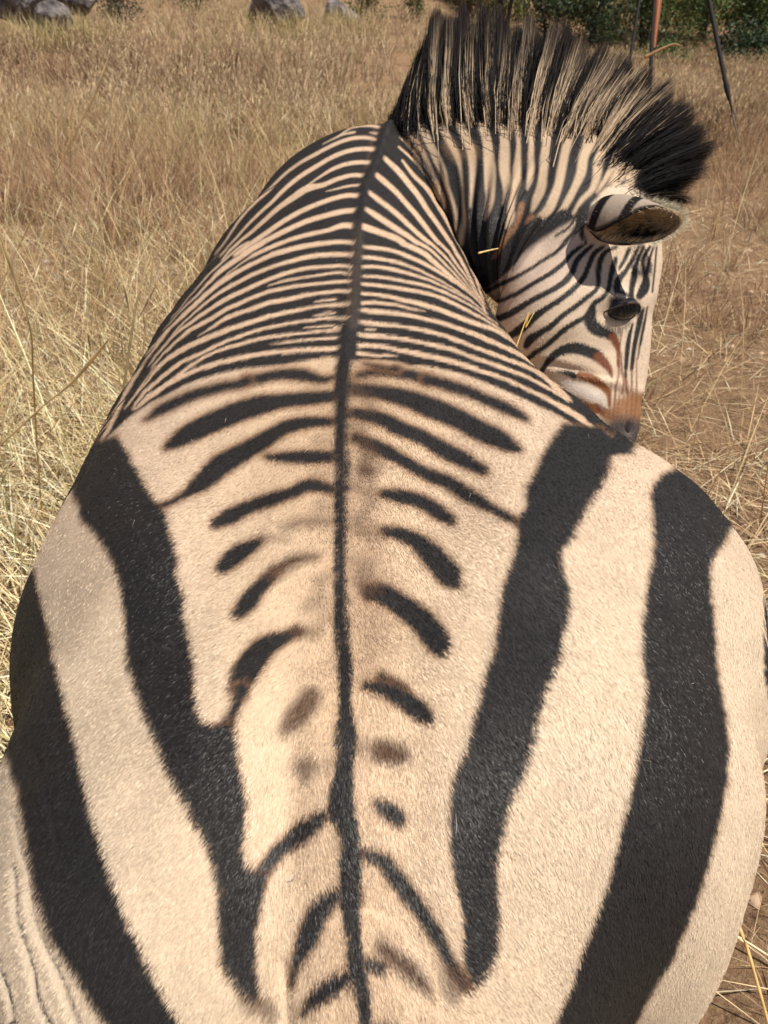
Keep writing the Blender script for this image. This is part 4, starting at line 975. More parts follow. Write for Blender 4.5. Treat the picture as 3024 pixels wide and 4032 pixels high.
mesh('eye', V, Fc, simple('eye_gloss', (.010, .007, .006), .06, .8), root, smooth=True)
# upper lid: a soft roll over the eye
tt = np.linspace(0, 1, 26); lid = []
cl = np.array([pe + ex * (.037 * (1 - 2 * t)) + ey * (.027 * math.sin(math.pi * t) + .001) + ne * (.006 * math.sin(math.pi * t) - .002) for t in tt])
tl = np.gradient(cl, axis=0); tl /= np.linalg.norm(tl, axis=1, keepdims=True)
n1_ = np.cross(tl, ne); n2_ = np.cross(tl, n1_)
ra = .0035 * np.sin(np.pi * np.clip(tt, .04, .96)) ** .5
aa = np.linspace(0, 2 * np.pi, 12, endpoint=False)
V = (cl[:, None] + (n1_[:, None] * np.cos(aa)[None, :, None] + n2_[:, None] * np.sin(aa)[None, :, None]) * ra[:, None, None]).reshape(-1, 3)
mesh('eyelid', V, grid_faces(26, 12, True), COAT, root, np.ones((len(V), 3)) * np.array((.05, .035, .03)), smooth=True)
n = 240; r = np.random.default_rng(8)
k = r.integers(3, 23, n)
rt_ = cl[k] + r.normal(0, .001, (n, 3)) + ne * .004
vec = ne * .012 - ey[None] * r.uniform(.006, .014, (n, 1)) + r.normal(0, .002, (n, 3))
tag(strands('eyelashes', rt_, vec, np.full(n, .0007), np.ones((n, 3)) * .01, mane_m, root), kind='stuff')
# nostril
pn, nn_ = surf_at(neck_pack, 2470, 1690)
ex2 = np.cross(np.array([0, 0, 1.]), nn_); ex2 /= np.linalg.norm(ex2); ey2 = np.cross(nn_, ex2)
V, Fc = ellipsoid(pn - nn_ * .002, (.006, .014, .004), ex2, ey2, nn_, 12, 16)
mesh('nostril', V, Fc, simple('dark_skin', (.02, .015, .014), .5, .4), root, smooth=True)

# ------------------------------------------------------------------ dry grass
GRASS = tint_mat('dry_grass', rough=.7, spec=.2, transl=.22)
def blades(name, x, y, h, lean_dir, lean, wd, col, kind='stuff', seed=0, droop=.15, head=None, headcol=None, tipcol=.9):
    """upright or leaning dry stems; head = (length, width) of a seed head per stem"""
    n = len(x); r = np.random.default_rng(seed)
    z = ground_z(x, y) - .004
    R = np.stack([x, y, z], -1)
    dv = np.stack([np.cos(lean_dir) * np.sin(lean), np.sin(lean_dir) * np.sin(lean), np.cos(lean)], -1)
    Tp = R + dv * h[:, None]; hz = np.stack([np.cos(lean_dir), np.sin(lean_dir), 0 * h], -1)
    Tp = Tp + hz * (h * droop)[:, None]; Tp[:, 2] -= h * droop * .4
    M = R + dv * (h * .52)[:, None]
    ang = r.uniform(0, np.pi, n); sd = np.stack([np.cos(ang), np.sin(ang), 0 * ang], -1)
    V = np.stack([R - sd * (wd / 2)[:, None], R + sd * (wd / 2)[:, None], M + sd * (wd * .45)[:, None], M - sd * (wd * .45)[:, None], Tp], 1)
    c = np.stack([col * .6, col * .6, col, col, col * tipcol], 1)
    k = np.arange(n)[:, None] * 5
    F_ = [k + np.array(q) for q in ([0, 1, 2], [0, 2, 3], [3, 2, 4])]
    Vs = [V.reshape(-1, 3)]; Cs = [c.reshape(-1, 3)]; Fs = F_
    if head is not None:
        hl, hw = head
        ax = (Tp - M); ax /= np.linalg.norm(ax, axis=1, keepdims=True)
        b0 = Tp - ax * (hl * .6)[:, None]; b1 = Tp + ax * (hl * .4)[:, None]; bm_ = Tp
        s2_ = np.cross(ax, sd); s2_ /= np.linalg.norm(s2_, axis=1, keepdims=True)
        H = np.stack([b0, bm_ - sd * (hw / 2)[:, None], bm_ + sd * (hw / 2)[:, None], b1, bm_ - s2_ * (hw / 2)[:, None], bm_ + s2_ * (hw / 2)[:, None]], 1)
        o = n * 5; k2 = o + np.arange(n)[:, None] * 6
        Vs.append(H.reshape(-1, 3)); hc = np.repeat(headcol[:, None], 6, 1); Cs.append(hc.reshape(-1, 3))
        Fs = Fs + [k2 + np.array(q) for q in ([0, 1, 2], [1, 3, 2], [0, 4, 5], [4, 3, 5])]
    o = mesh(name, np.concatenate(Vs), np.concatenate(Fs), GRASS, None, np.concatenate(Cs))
    return tag(o, kind=kind)

def wedge(n, y0, y1, seed, spread=.62, pad=.5, power=1.0, xmin=None, xmax=None):
    """ground points in front of the viewpoint between y0 and y1, also a little beyond the frame"""
    r = np.random.default_rng(seed)
    y = y0 + (y1 - y0) * r.random(n) ** power
    half = (y * spread + pad + .35)
    x = r.uniform(-1, 1, n) * half
    if xmin is not None: x = np.maximum(x, xmin)
    return x, y, r

def pal(r, n, cols, jit=.12, p=None):
    cols = np.array(cols); k = r.choice(len(cols), n, p=p)
    return (cols[k] * np.array([1.08, 1.08, 1.06]) * r.normal(1, jit, (n, 1))).clip(.01, .9)

STRAW = [(.56, .46, .27), (.50, .38, .20), (.62, .54, .36), (.40, .27, .13)]
def tufts(n, per, y0, y1, seed, spread=.66, pad=.45, power=1.2, rad=.05, keep=None):
    """tussocks: clusters of stems that fan outward; returns root points, outward bearing and tuft id"""
    cx, cy, r = wedge(n, y0, y1, seed, spread, pad, power)
    if keep is not None:
        m = r.random(n) < keep(cx, cy); cx, cy = cx[m], cy[m]
    k = np.repeat(np.arange(len(cx)), r.integers(per // 2, per * 3 // 2, len(cx)))
    a = r.uniform(0, 2 * np.pi, len(k)); q = rad * np.sqrt(r.random(len(k))) * r.uniform(.5, 1.5, len(cx))[k]
    x = cx[k] + np.cos(a) * q; y = cy[k] + np.sin(a) * q
    m = ~near_mask(x, y)
    return x[m], y[m], a[m] + r.normal(0, .7, m.sum()), k[m], r
def tcol(r, k, cols, p, jit=.16, x=None, y=None, alt=None):
    cols = np.array(cols); t = r.choice(len(cols), k.max() + 1, p=p)
    own = r.choice(len(cols), len(k), p=p); t = np.where(r.random(len(k)) < .7, t[k], own)
    c = cols[t]
    if alt is not None:
        w_ = np.clip(vnoise(x * .8 + 90, y * .8 + 90, 61) * 3 - 1.35, 0, 1)[:, None]; c = c * (1 - w_) + np.array(alt) * w_
    return (c * r.normal(1, jit, (len(k), 1))).clip(.01, .9)
rightside = lambda x, y: np.clip((x - .30 - .10 * y) * 3 + .5, 0, 1)
# 1 litter of fallen straw lying on the soil, close by
x, y, r = wedge(62000, -.25, 5.5, 41, spread=.62, pad=.7, power=1.15)
m = ~near_mask(x, y)
dens = vnoise(x * 2.2 + 50, y * 2.2 + 50, 15)
m &= (r.random(len(x)) < np.where(x < 0, .9, .75) * (0.10 + dens * 1.3))
x, y = x[m], y[m]; n = len(x)
blades('straw_litter', x, y, r.uniform(.05, .26, n), r.uniform(0, 2 * np.pi, n), r.normal(1.38, .14, n).clip(.9, 1.55), r.uniform(.0013, .0036, n) * np.interp(y, [0, 2, 5], [1, 1.1, 1.5]), pal(r, n, [(.72, .55, .34), (.56, .40, .23), (.84, .72, .50), (.34, .20, .11)], p=[.38, .25, .24, .13]), seed=1, droop=.05)
# 2 fine twiggy litter, reddish
x, y, r = wedge(60000, -.2, 6.0, 42, spread=.62, pad=.7)
m = ~near_mask(x, y); x, y = x[m], y[m]; n = len(x)
blades('fallen_grass', x, y, r.uniform(.02, .09, n), r.uniform(0, 2 * np.pi, n), r.normal(1.25, .2, n).clip(.7, 1.5), r.uniform(.0008, .002, n), pal(r, n, [(.34, .20, .11), (.46, .31, .17), (.54, .41, .23), (.18, .11, .07)]), seed=2, droop=.1)
# 3 bed of thick pale straw pressed down to the left of the haunch
r = np.random.default_rng(43); n = 12500
x = r.uniform(-1.8, -.30, n); y = r.uniform(.15, 3.1, n)
m = (~near_mask(x, y)) & (r.random(n) < np.clip(1.15 - (y - .6) * .42, .1, 1)); x, y = x[m], y[m]; n = len(x)
a = np.where(r.random(n) < .7, r.normal(-.75, .35, n), r.uniform(0, 6.28, n)) + np.pi * (r.random(n) < .5)
blades('pressed_straw', x, y, r.uniform(.12, .42, n), a, r.normal(1.28, .16, n).clip(.8, 1.5), r.uniform(.0022, .0050, n), pal(r, n, [(.76, .62, .37), (.86, .76, .54), (.58, .45, .24), (.56, .50, .22)], p=[.4, .3, .2, .1]), seed=3, droop=.05)
# 4 standing stems near left, with pale seed heads
x, y, a, k, r = tufts(520, 9, .25, 3.4, 44, spread=.5, pad=.6, rad=.05, keep=lambda x, y: np.where(x < -.40 - .06 * y, .25 + .9 * vnoise(x * 3 + 9, y * 3 + 9, 16), 0))
n = len(x); hh = r.uniform(.20, .60, n)
blades('standing_grass_near', x, y, hh, a, abs(r.normal(.30, .22, n)), r.uniform(.0014, .0034, n), tcol(r, k, [(.74, .61, .36), (.64, .51, .28), (.84, .74, .54), (.42, .42, .15)], p=[.4, .3, .22, .08]),
       seed=4, head=(r.uniform(.02, .08, n), np.where(r.random(n) < .22, r.uniform(.003, .006, n), .001)), headcol=pal(r, n, [(.72, .65, .50), (.58, .48, .29)]))
# 5 the meadow: tussocks of fine stems, golden to pinkish brown
GC = [(.56, .39, .20), (.72, .55, .28), (.84, .69, .40), (.32, .19, .10), (.38, .38, .12)]
kp = lambda x, y: 1.0 * (1 - .62 * rightside(x, y) * np.interp(y, [2, 6, 8], [1, .8, .2])) * np.clip((y - 2.5) * .5, .03, 1) * (.04 + 1.3 * vnoise(x * 1.5 + 70, y * 1.5 + 70, 17) ** 1.6) * (1 - .9 * np.exp(-((x + .95) / .85) ** 2 - ((y - 3.3) / .7) ** 2))
x, y, a, k, r = tufts(3500, 30, 1.8, 8.5, 45, power=1.1, rad=.07, keep=kp)
n = len(x); rs = rightside(x, y)
blades('meadow_grass', x, y, r.uniform(.20, .66, n) * (1 - .5 * rs) * np.interp(y, [1.8, 3.2, 4.6, 9], [.35, .55, 1, .9]), a, abs(r.normal(.30, .24, n)).clip(0, 1.3), r.uniform(.0015, .0044, n), tcol(r, k, GC, [.24, .30, .20, .20, .06], .26, x, y, (.46, .29, .18)), seed=5,
       head=(r.uniform(.02, .09, n), np.where(r.random(n) < .2, r.uniform(.003, .006, n), .0015)), headcol=pal(r, n, [(.52, .36, .22), (.60, .46, .28), (.46, .27, .17), (.70, .60, .48)], p=[.42, .32, .22, .04]))
# 5b tall thin pale stems crossing above the tussocks
x, y, r = wedge(4600, 1.6, 6.5, 48, spread=.6, pad=.3)
m = ~near_mask(x, y) & (r.random(len(x)) > .75 * rightside(x, y)); x, y = x[m], y[m]; n = len(x)
blades('tall_thin_stems', x, y, r.uniform(.35, .85, n), r.uniform(0, 6.28, n), abs(r.normal(.55, .35, n)).clip(0, 1.4), r.uniform(.0018, .0036, n), pal(r, n, [(.86, .72, .44), (.74, .57, .31), (.50, .32, .17)]), seed=8, droop=.08,
       head=(r.uniform(.05, .10, n), np.where(r.random(n) < .15, .005, .002)), headcol=pal(r, n, [(.70, .60, .44), (.58, .43, .26)]))
# 6 far meadow
x, y, a, k, r = tufts(5600, 16, 8, 30, 46, power=1.3, rad=.16, keep=lambda x, y: .12 + 1.4 * vnoise(x * .8 + 70, y * .8 + 70, 18) ** 1.5)
n = len(x)
blades('far_meadow_grass', x, y, r.uniform(.18, .46, n) * np.where(x < 1, np.interp(y, [9, 12, 16], [.9, 1.25, 1.1]), 1), a, abs(r.normal(.3, .25, n)), r.uniform(.006, .016, n), tcol(r, k, [(.66, .49, .33), (.58, .42, .26), (.68, .54, .33), (.46, .43, .18)], p=[.4, .3, .15, .15], jit=.22, x=x * .4, y=y * .4, alt=(.38, .26, .16)), seed=6,
       head=(r.uniform(.05, .12, n), r.uniform(.005, .014, n)), headcol=pal(r, n, [(.56, .41, .27), (.62, .50, .31)]))
# taller clumps round the boulders
r = np.random.default_rng(52); xs_, ys_ = [], []
for u_, d_, w_ in ((1085, 15.2, .8), (1345, 15.8, .5), (80, 14.2, 1.0), (300, 14.7, .7), (215, 13.4, .5)):
    b_ = (u_ - 1512) / FOC * d_
    m_ = 420; xs_.append(b_ + r.normal(0, w_ * .7, m_)); ys_.append(float(at(u_, 60, d_)[1]) + r.normal(0, .22, m_))
x, y = np.concatenate(xs_), np.concatenate(ys_); n = len(x)
blades('boulder_grass', x, y, r.uniform(.3, .75, n), r.uniform(0, 6.28, n), abs(r.normal(.25, .2, n)), r.uniform(.006, .014, n), pal(r, n, [(.62, .48, .27), (.50, .36, .19), (.74, .60, .36), (.36, .34, .13)]), seed=9)
# low growth on the far slope
x, y, r = wedge(36000, 28, 110, 47, spread=.72, pad=4, power=1.4)
n = len(x)
blades('slope_grass', x, y, r.uniform(.5, 1.3, n), r.uniform(0, 6.28, n), abs(r.normal(.25, .2, n)), r.uniform(.05, .14, n), pal(r, n, [(.42, .33, .17), (.33, .30, .12), (.18, .21, .07), (.48, .38, .20)], p=[.35, .25, .2, .2]), seed=7)

# small stones and clods of soil
r = np.random.default_rng(91); n = 2600
x = r.uniform(-2.6, 3.2, n); y = r.uniform(-.1, 6, n); m = ~near_mask(x, y); x, y = x[m], y[m]; n = len(x)
ico = np.array([(1, 0, 0), (-1, 0, 0), (0, 1, 0), (0, -1, 0), (0, 0, 1), (0, 0, -1), (.6, .6, .5), (-.6, .6, .5), (-.6, -.6, .5), (.6, -.6, .5)], float)
icf = np.array([(0, 2, 6), (2, 4, 6), (4, 0, 6), (2, 1, 7), (1, 4, 7), (4, 2, 7), (1, 3, 8), (3, 4, 8), (4, 1, 8), (3, 0, 9), (0, 4, 9), (4, 3, 9)])
sz = r.uniform(.003, .014, n) * np.where(r.random(n) < .06, 2.2, 1)
Vp = ico[None] * (1 + r.normal(0, .22, (n, 10, 1))) * sz[:, None, None] * np.array([1, 1, .7]) + np.stack([x, y, ground_z(x, y)], -1)[:, None]
tag(mesh('small_stones', Vp.reshape(-1, 3), (icf[None] + np.arange(n)[:, None, None] * 10).reshape(-1, 3), tint_mat('stone_tint', rough=.9, spec=.1), None, np.repeat(pal(r, n, [(.30, .19, .12), (.40, .28, .19), (.22, .14, .09), (.50, .42, .36)], p=[.4, .3, .2, .1]), 10, 0)), kind='stuff')
# 7 single stalks one can tell apart
STALK = tint_mat('stalk_straw', rough=.6, spec=.3, transl=.4)
def stalk(name, pts, rad, col, label, head=None, group=None, rooted=True):
    pts = np.array(pts, float)
    if rooted:      # carry the stem on down into the soil
        d0 = pts[0] - pts[1]; d0[2] = min(d0[2], -.35 * np.hypot(d0[0], d0[1]) - .01); g0 = pts[0] + d0 * (pts[0][2] / -d0[2]) * .999
        pts = np.concatenate([[g0 - [0, 0, .02], (g0 + pts[0]) / 2], pts])
    n = len(pts) * 5
    t = np.arange(len(pts)); s = smooth_interp(t, pts, np.linspace(0, len(pts) - 1, n))
    tg = np.gradient(s, axis=0); tg /= np.linalg.norm(tg, axis=1, keepdims=True)
    a1 = np.cross(tg, [0, 1, .1]); a1 /= np.linalg.norm(a1, axis=1, keepdims=True); a2 = np.cross(tg, a1)
    rr = rad * np.linspace(1, .5, n)
    if head is not None:
        q = np.linspace(0, 1, n); rr = rr + head * np.exp(-((q - .86) / .09) ** 2) * (1 + .35 * np.sin(q * 150))
    aa = np.linspace(0, 2 * np.pi, 7, endpoint=False)
    V = (s[:, None] + (a1[:, None] * np.cos(aa)[None, :, None] + a2[:, None] * np.sin(aa)[None, :, None]) * rr[:, None, None]).reshape(-1, 3)
    c = np.repeat(np.array(col)[None] * np.array([1.38, 1.25, 1.05]) * (1 + .12 * np.sin(np.arange(n) * 1.7))[:, None], 7, 0)
    o = mesh(name, V, grid_faces(n, 7, True), STALK, None, c, smooth=True)
    return tag(o, label, 'grass stalk', group)
stalk('grass_stalk', [at(500, 1440, 1.42), at(520, 1300, 1.38), at(552, 1130, 1.34), at(600, 980, 1.32)], .0030, (.62, .54, .36), 'tall thick pale grass stalk standing upright at the left of the flank')
stalk('grass_stalk', [at(560, 1440, 1.42), at(572, 1300, 1.39), at(590, 1150, 1.36), at(606, 990, 1.33)], .0022, (.58, .49, .31), 'slim pale stem leaning against the tall thick stalk beside the flank')
stalk('grass_stalk', [at(1885, 996, 1.235), at(1930, 985, 1.26), at(1962, 978, 1.28)], .0015, (.66, .58, .34), 'short bright straw caught between the shoulder and the cheek', rooted=False)
stalk('grass_stalk', [at(2040, 1345, 1.16), at(2070, 1290, 1.19), at(2104, 1228, 1.23)], .0013, (.52, .40, .15), 'small yellow stem poking up in front of the striped cheek')
stalk('grass_stalk', [at(60, 1700, 1.5), at(180, 1590, 1.42), at(290, 1500, 1.36), at(430, 1335, 1.26)], .0026, (.66, .58, .40), 'long pale stem with fluffy seed head leaning right in the left grass', head=.0022)
stalk('grass_stalk', [at(130, 1480, 1.6), at(120, 1300, 1.5), at(60, 1100, 1.42), at(0, 930, 1.36)], .0024, (.58, .50, .32), 'pale stem with feathery tip leaning out of the left edge', head=.0024)
stalk('grass_stalk', [at(650, 700, 2.6), at(640, 600, 2.55), at(700, 480, 2.5), at(820, 200, 2.45)][:0] or [at(240, 640, 2.6), at(300, 520, 2.5), at(370, 380, 2.42), at(435, 205, 2.35)], .0030, (.60, .52, .38), 'tall stem with white seed head high in the left meadow', head=.0032)
stalk('grass_stalk', [at(2860, 3560, .98), at(2930, 3700, .93), at(2990, 3900, .90), at(3040, 4080, .88)], .0030, (.58, .47, .24), 'thick straw stem on the soil under the right haunch')

# ------------------------------------------------------------------ boulders on the left slope
ROCK = bpy.data.materials.new('grey_rock'); ROCK.use_nodes = True
nt = ROCK.node_tree; b = nt.nodes['Principled BSDF']
tx = nt.nodes.new('ShaderNodeTexCoord'); nz = nt.nodes.new('ShaderNodeTexNoise'); nz.inputs['Scale'].default_value = 4; nz.inputs['Detail'].default_value = 8
nt.links.new(tx.outputs['Object'], nz.inputs['Vector'])
rp = nt.nodes.new('ShaderNodeValToRGB'); e = rp.color_ramp.elements
e[0].position = .35; e[0].color = (.07, .06, .06, 1); e[1].position = .68; e[1].color = (.25, .215, .205, 1)
nt.links.new(nz.outputs['Fac'], rp.inputs[0]); nt.links.new(rp.outputs[0], b.inputs['Base Color'])
bp = nt.nodes.new('ShaderNodeBump'); bp.inputs['Strength'].default_value = 1; bp.inputs['Distance'].default_value = .25
nt.links.new(nz.outputs['Fac'], bp.inputs['Height']); nt.links.new(bp.outputs[0], b.inputs['Normal'])
b.inputs['Roughness'].default_value = .9
def boulder(c, size, seed, label):
    bm = bmesh.new(); bmesh.ops.create_icosphere(bm, subdivisions=4, radius=1)
    r = np.random.default_rng(seed)
    pl = r.normal(0, 1, (16, 3)); pl /= np.linalg.norm(pl, axis=1, keepdims=True); of = r.uniform(.55, .95, 16)
    for v in bm.verts:
        p = np.array(v.co)
        for k in range(16):
            dd_ = p @ pl[k] - of[k]
            if dd_ > 0: p = p - pl[k] * dd_ * .9
        p = p * (1 + .04 * math.sin(p[0] * 9 + seed) * math.cos(p[1] * 7))
        v.co = p * np.array(size)
    me = bpy.data.meshes.new('boulder'); bm.to_mesh(me); bm.free(); me.materials.append(ROCK)
    o = bpy.data.objects.new('boulder', me); o.location = c; C.objects.link(o)
    tag(o, label, 'boulder', 'boulders on the dry slope')
for (u, v, d, s, lab) in [(1085, 48, 16, (.66, .5, .66), 'big grey boulder with a shaded right side at the top centre left'), (1345, 80, 16.5, (.42, .36, .44), 'smaller grey boulder half hidden by grass right of the biggest one'),
                     (80, 10, 15, (.72, .6, .58), 'broad pale boulder at the top left corner of the meadow'), (300, 0, 15.5, (.50, .4, .40), 'low grey boulder right beside the corner boulder'),
                     (215, 75, 14, (.36, .3, .30), 'flat pale stone below the corner boulders')]:
    boulder(tuple(at(u, v, d)), s, int(u), lab)

# ------------------------------------------------------------------ bushes and trees behind the meadow
LEAF = tint_mat('bush_leaves', rough=.6, spec=.25, transl=.25)
BARK = bpy.data.materials.new('dark_bark'); BARK.use_nodes = True
nt = BARK.node_tree; b = nt.nodes['Principled BSDF']; nz = nt.nodes.new('ShaderNodeTexNoise'); nz.inputs['Scale'].default_value = 12
rp = nt.nodes.new('ShaderNodeValToRGB'); e = rp.color_ramp.elements; e[0].color = (.035, .025, .02, 1); e[1].color = (.12, .09, .07, 1)
nt.links.new(nz.outputs['Fac'], rp.inputs[0]); nt.links.new(rp.outputs[0], b.inputs['Base Color']); b.inputs['Roughness'].default_value = .9
def tube(pts, rads, k=7):
    pts = np.array(pts, float); tg = np.gradient(pts, axis=0); tg /= np.linalg.norm(tg, axis=1, keepdims=True)
    a1 = np.cross(tg, [.31, .95, .1]); a1 /= np.linalg.norm(a1, axis=1, keepdims=True); a2 = np.cross(tg, a1)
    aa = np.linspace(0, 2 * np.pi, k, endpoint=False)
    V = (pts[:, None] + (a1[:, None] * np.cos(aa)[None, :, None] + a2[:, None] * np.sin(aa)[None, :, None]) * np.array(rads)[:, None, None]).reshape(-1, 3)
    return V, grid_faces(len(pts), k, True)
def bush(x, y, R, Ht, seed, label, cat, cols, leaves=9000, trunks=4, leaf=.05, low=0.0, group='bushes and trees behind the meadow'):
    r = np.random.default_rng(seed)
    z = float(ground_z(x, y))
    rt = empty('bush' if cat == 'bush' else 'tree', (x, y, z), label, cat, group)
    Vs, Fs, off, ends = [], [], 0, []
    for k in range(trunks):
        a = r.uniform(0, 6.28); l = r.uniform(.55, .9) * Ht
        e_ = np.array([math.cos(a) * R * .55, math.sin(a) * R * .5, l])
        p = np.array([[math.cos(a) * .08, math.sin(a) * .08, -.1], e_ * [.3, .3, .4] + r.normal(0, .06, 3), e_ * [.65, .65, .75] + r.normal(0, .08, 3), e_])
        V, f = tube(p + [x, y, z], np.array([.05, .035, .022, .008]) * (Ht / 2.2)); Vs.append(V); Fs.append(f + off); off += len(V); ends += [p[1], p[2], p[3]]
        for _ in range(5):
            q = r.uniform(.25, .9); b0 = p[1] * (1 - q) + p[3] * q; b1 = b0 + r.normal(0, .35, 3) * R + [0, 0, .2 * Ht]
            V, f = tube(np.array([b0, (b0 + b1) / 2 + r.normal(0, .05, 3), b1]) + [x, y, z], np.array([.018, .012, .005]) * (Ht / 2.2), 5); Vs.append(V); Fs.append(f + off); off += len(V); ends.append(b1)
    mesh('trunk', np.concatenate(Vs), np.concatenate(Fs), BARK, rt, smooth=True)
    nc = 60
    cen = np.stack([r.normal(0, .42, nc) * R, r.normal(0, .42, nc) * R, low * Ht + (1 - low) * Ht * r.beta(2, 1.6, nc)], -1)
    cen = np.concatenate([cen, np.array(ends)])
    k = r.integers(0, len(cen), leaves); sz = r.uniform(.10, .26, len(cen))[k] * R
    p = cen[k] + r.normal(0, 1, (leaves, 3)) * sz[:, None] * [1, 1, .75]
    p[:, 2] = np.clip(p[:, 2], .02, None)
    p += [x, y, z]
    a = r.normal(0, 1, (leaves, 3)); a /= np.linalg.norm(a, axis=1, keepdims=True); b_ = np.cross(a, r.normal(0, 1, (leaves, 3))); b_ /= np.linalg.norm(b_, axis=1, keepdims=True)
    s = leaf * r.uniform(.5, 1.3, leaves)[:, None]
    V = np.stack([p - a * s, p + b_ * s * .5, p + a * s, p - b_ * s * .5], 1).reshape(-1, 3)
    c = pal(r, leaves, cols, .2); c = np.repeat(c, 4, 0)
    o = mesh('leaf_mass', V, np.arange(leaves * 4).reshape(-1, 4), LEAF, rt, c)
    o['kind'] = 'stuff'
    return rt
G1 = [(.095, .14, .045), (.065, .105, .035), (.14, .17, .06)]
G2 = [(.05, .075, .035), (.035, .055, .03), (.075, .085, .04)]
G3 = [(.13, .15, .05), (.16, .15, .06), (.09, .11, .04)]
G4 = [(.13, .11, .075), (.10, .085, .06), (.09, .10, .05)]
def bx(u, d): return float((u - 1512) / FOC * d)
def by(u, v, d): return float(at(u, v, d)[1])
for (u, d, R, Ht, low, cols, nl, lab, cat) in [
    (480, 17, .7, 1.3, .0, G4, 3500, 'olive brown scrubby shrub right of the corner boulders', 'shrub'),
    (1440, 17.5, .45, 1.1, .0, G3, 2500, 'yellowish green shrub between the small boulder and the mane', 'shrub'),
    (760, 19, .8, 1.4, .0, G3, 3500, 'pale green low bush above the meadow left of the biggest boulder', 'bush'),
    (1640, 20, .45, 1.5, .0, G1, 3000, 'small green bush left of the mane at the meadow\'s far edge', 'bush'),
    (1790, 24, 1.3, 2.8, .05, G4, 6000, 'grey brown half bare shrub behind the front of the mane', 'shrub'),
    (1990, 23, 1.2, 3.0, .05, G2, 6000, 'dark bush with thin trunks behind the middle of the mane', 'bush'),
    (2170, 21, .9, 2.6, .1, G4, 4000, 'sparse brown shrub with a thin dark trunk above the mane', 'shrub'),
    (2370, 20, 1.5, 3.2, .0, G2, 11000, 'dark green bush left of the tripod', 'bush'),
    (2560, 21, 1.6, 3.4, .0, G1, 11000, 'dense green bush directly behind the tripod legs', 'bush'),
    (2640, 17.2, .55, .42, .0, G1, 3500, 'low bright green shrub on the grass between the tripod legs', 'shrub'),
    (2800, 22, 1.6, 3.6, .0, G1, 11000, 'green bush behind the right tripod leg', 'bush'),
    (2960, 18.5, 1.2, 3.0, .0, G1, 10000, 'bright green bush in the top right corner', 'bush'),
    (3000, 17, .7, .6, .0, G2, 4500, 'low dark bush at the right edge of the meadow', 'bush'),
    (3190, 19, 1.6, 3.2, .0, G2, 9000, 'dark green bush just past the right edge', 'bush')]:
    yy = float(at(u, 40, d)[1])
    bush(bx(u, d), yy, R, Ht, int(u), lab, cat, cols, leaves=nl, low=low, trunks=3 if nl > 5000 else 2, leaf=.05 if nl > 3600 else .03)
# wooded slope behind: one mass
r = np.random.default_rng(77); n = 60000
cx_ = r.uniform(1, 42, 260); cy_ = r.uniform(30, 60, 260); cr_ = r.uniform(.8, 2.2, 260)
k = r.integers(0, 260, n)
p = np.stack([cx_[k], cy_[k], 0 * cx_[k]], -1) + r.normal(0, 1, (n, 3)) * (cr_[k] * .5)[:, None] * [1, 1, 0]
p[:, 2] = ground_z(p[:, 0], p[:, 1]) + abs(r.normal(0, .75, n)) * cr_[k]
a = r.normal(0, 1, (n, 3)); a /= np.linalg.norm(a, axis=1, keepdims=True); b_ = np.cross(a, r.normal(0, 1, (n, 3))); b_ /= np.linalg.norm(b_, axis=1, keepdims=True)
s = .16 * r.uniform(.5, 1.3, n)[:, None]
V = np.stack([p - a * s, p + b_ * s * .6, p + a * s, p - b_ * s * .6], 1).reshape(-1, 3)
tag(mesh('far_bushes', V, np.arange(n * 4).reshape(-1, 4), LEAF, None, np.repeat(pal(r, n, G1 + G2, .2), 4, 0)), kind='stuff')

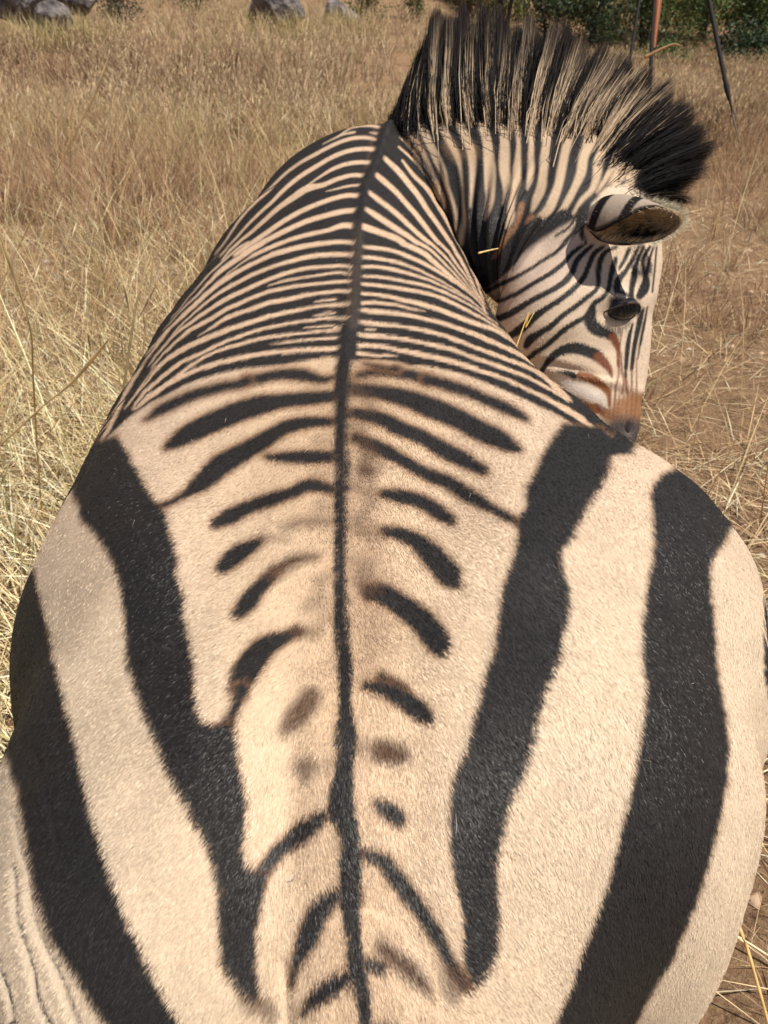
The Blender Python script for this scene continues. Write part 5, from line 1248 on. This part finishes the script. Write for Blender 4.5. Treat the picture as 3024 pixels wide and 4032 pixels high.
# ------------------------------------------------------------------ tripod (shooting sticks) standing in the meadow
BLKM = simple('black_metal', (.018, .015, .015), .75, .25)
WOOD = bpy.data.materials.new('red_wood'); WOOD.use_nodes = True
nt = WOOD.node_tree; b = nt.nodes['Principled BSDF']; tx = nt.nodes.new('ShaderNodeTexCoord'); mp = nt.nodes.new('ShaderNodeMapping'); mp.inputs['Scale'].default_value = (40, 40, 3)
nz = nt.nodes.new('ShaderNodeTexNoise'); nz.inputs['Scale'].default_value = 2; nt.links.new(tx.outputs['Object'], mp.inputs[0]); nt.links.new(mp.outputs[0], nz.inputs['Vector'])
rp = nt.nodes.new('ShaderNodeValToRGB'); e = rp.color_ramp.elements; e[0].color = (.19, .05, .022, 1); e[1].color = (.40, .15, .06, 1)
nt.links.new(nz.outputs['Fac'], rp.inputs[0]); nt.links.new(rp.outputs[0], b.inputs['Base Color']); b.inputs['Roughness'].default_value = .25
TD = 6.4
apex = at(2640, -760, TD + .3)
trp = empty('tripod', tuple(at(2640, 560, TD)), 'tall dark tripod of shooting sticks with one reddish wooden leg standing in the meadow', 'tripod')
def leg(a, b, rads, mat, name='leg', k=10):
    a, b = np.array(a), np.array(b); q = np.linspace(0, 1, len(rads))[:, None]
    V, f = tube(a + (b - a) * q, rads, k); return mesh(name, V, f, mat, trp, smooth=True)
p1 = at(2858, 330, TD)
leg(apex, p1, [.016, .017, .018, .018], BLKM)
leg(p1, at(2886, 450, TD), [.022, .020, .009, .008], BLKM, 'clamp')
leg(at(2882, 440, TD), at(2925, 620, TD), [.007, .006, .005, .002], simple('dull_spike', (.16, .11, .08), .5, .4), 'spike')
leg(apex, at(2470, 300, TD + .2), [.011, .012, .012, .012], BLKM)
leg(at(2470, 300, TD + .2), at(2440, 600, TD + .2), [.009, .008, .007, .004], BLKM, 'spike')
w0 = at(2618, -300, TD - .1); w1 = at(2574, 190, TD - .1)
leg(w0, w1, [.020, .030, .034, .034, .030, .020, .012], WOOD, 'wooden_leg')
leg(at(2594, -250, TD - .12), at(2562, 205, TD - .12), [.010] * 4, BLKM, 'leg')
leg(at(2566, 180, TD - .12), at(2548, 640, TD - .1), [.016, .014, .012, .006], BLKM, 'leg')
leg(apex + np.array([0, 0, .06]), apex - np.array([0, 0, .10]), [.03, .045, .045, .03], BLKM, 'hub')
# ------------------------------------------------------------------ a broken twig by the mane's end
stalk('twig', [at(2540, 225, 3.0), at(2600, 195, 3.0), at(2650, 175, 3.0), at(2680, 182, 3.0)], .0065, (.30, .19, .11), 'pale brown curved seed stem in front of the tripod foot', rooted=False)
stalk('grass_stalk', [at(2440, 640, 3.0), at(2480, 420, 3.0), at(2545, 222, 3.0)], .0022, (.40, .28, .16), 'thin stem that carries the curved seed head before the tripod')
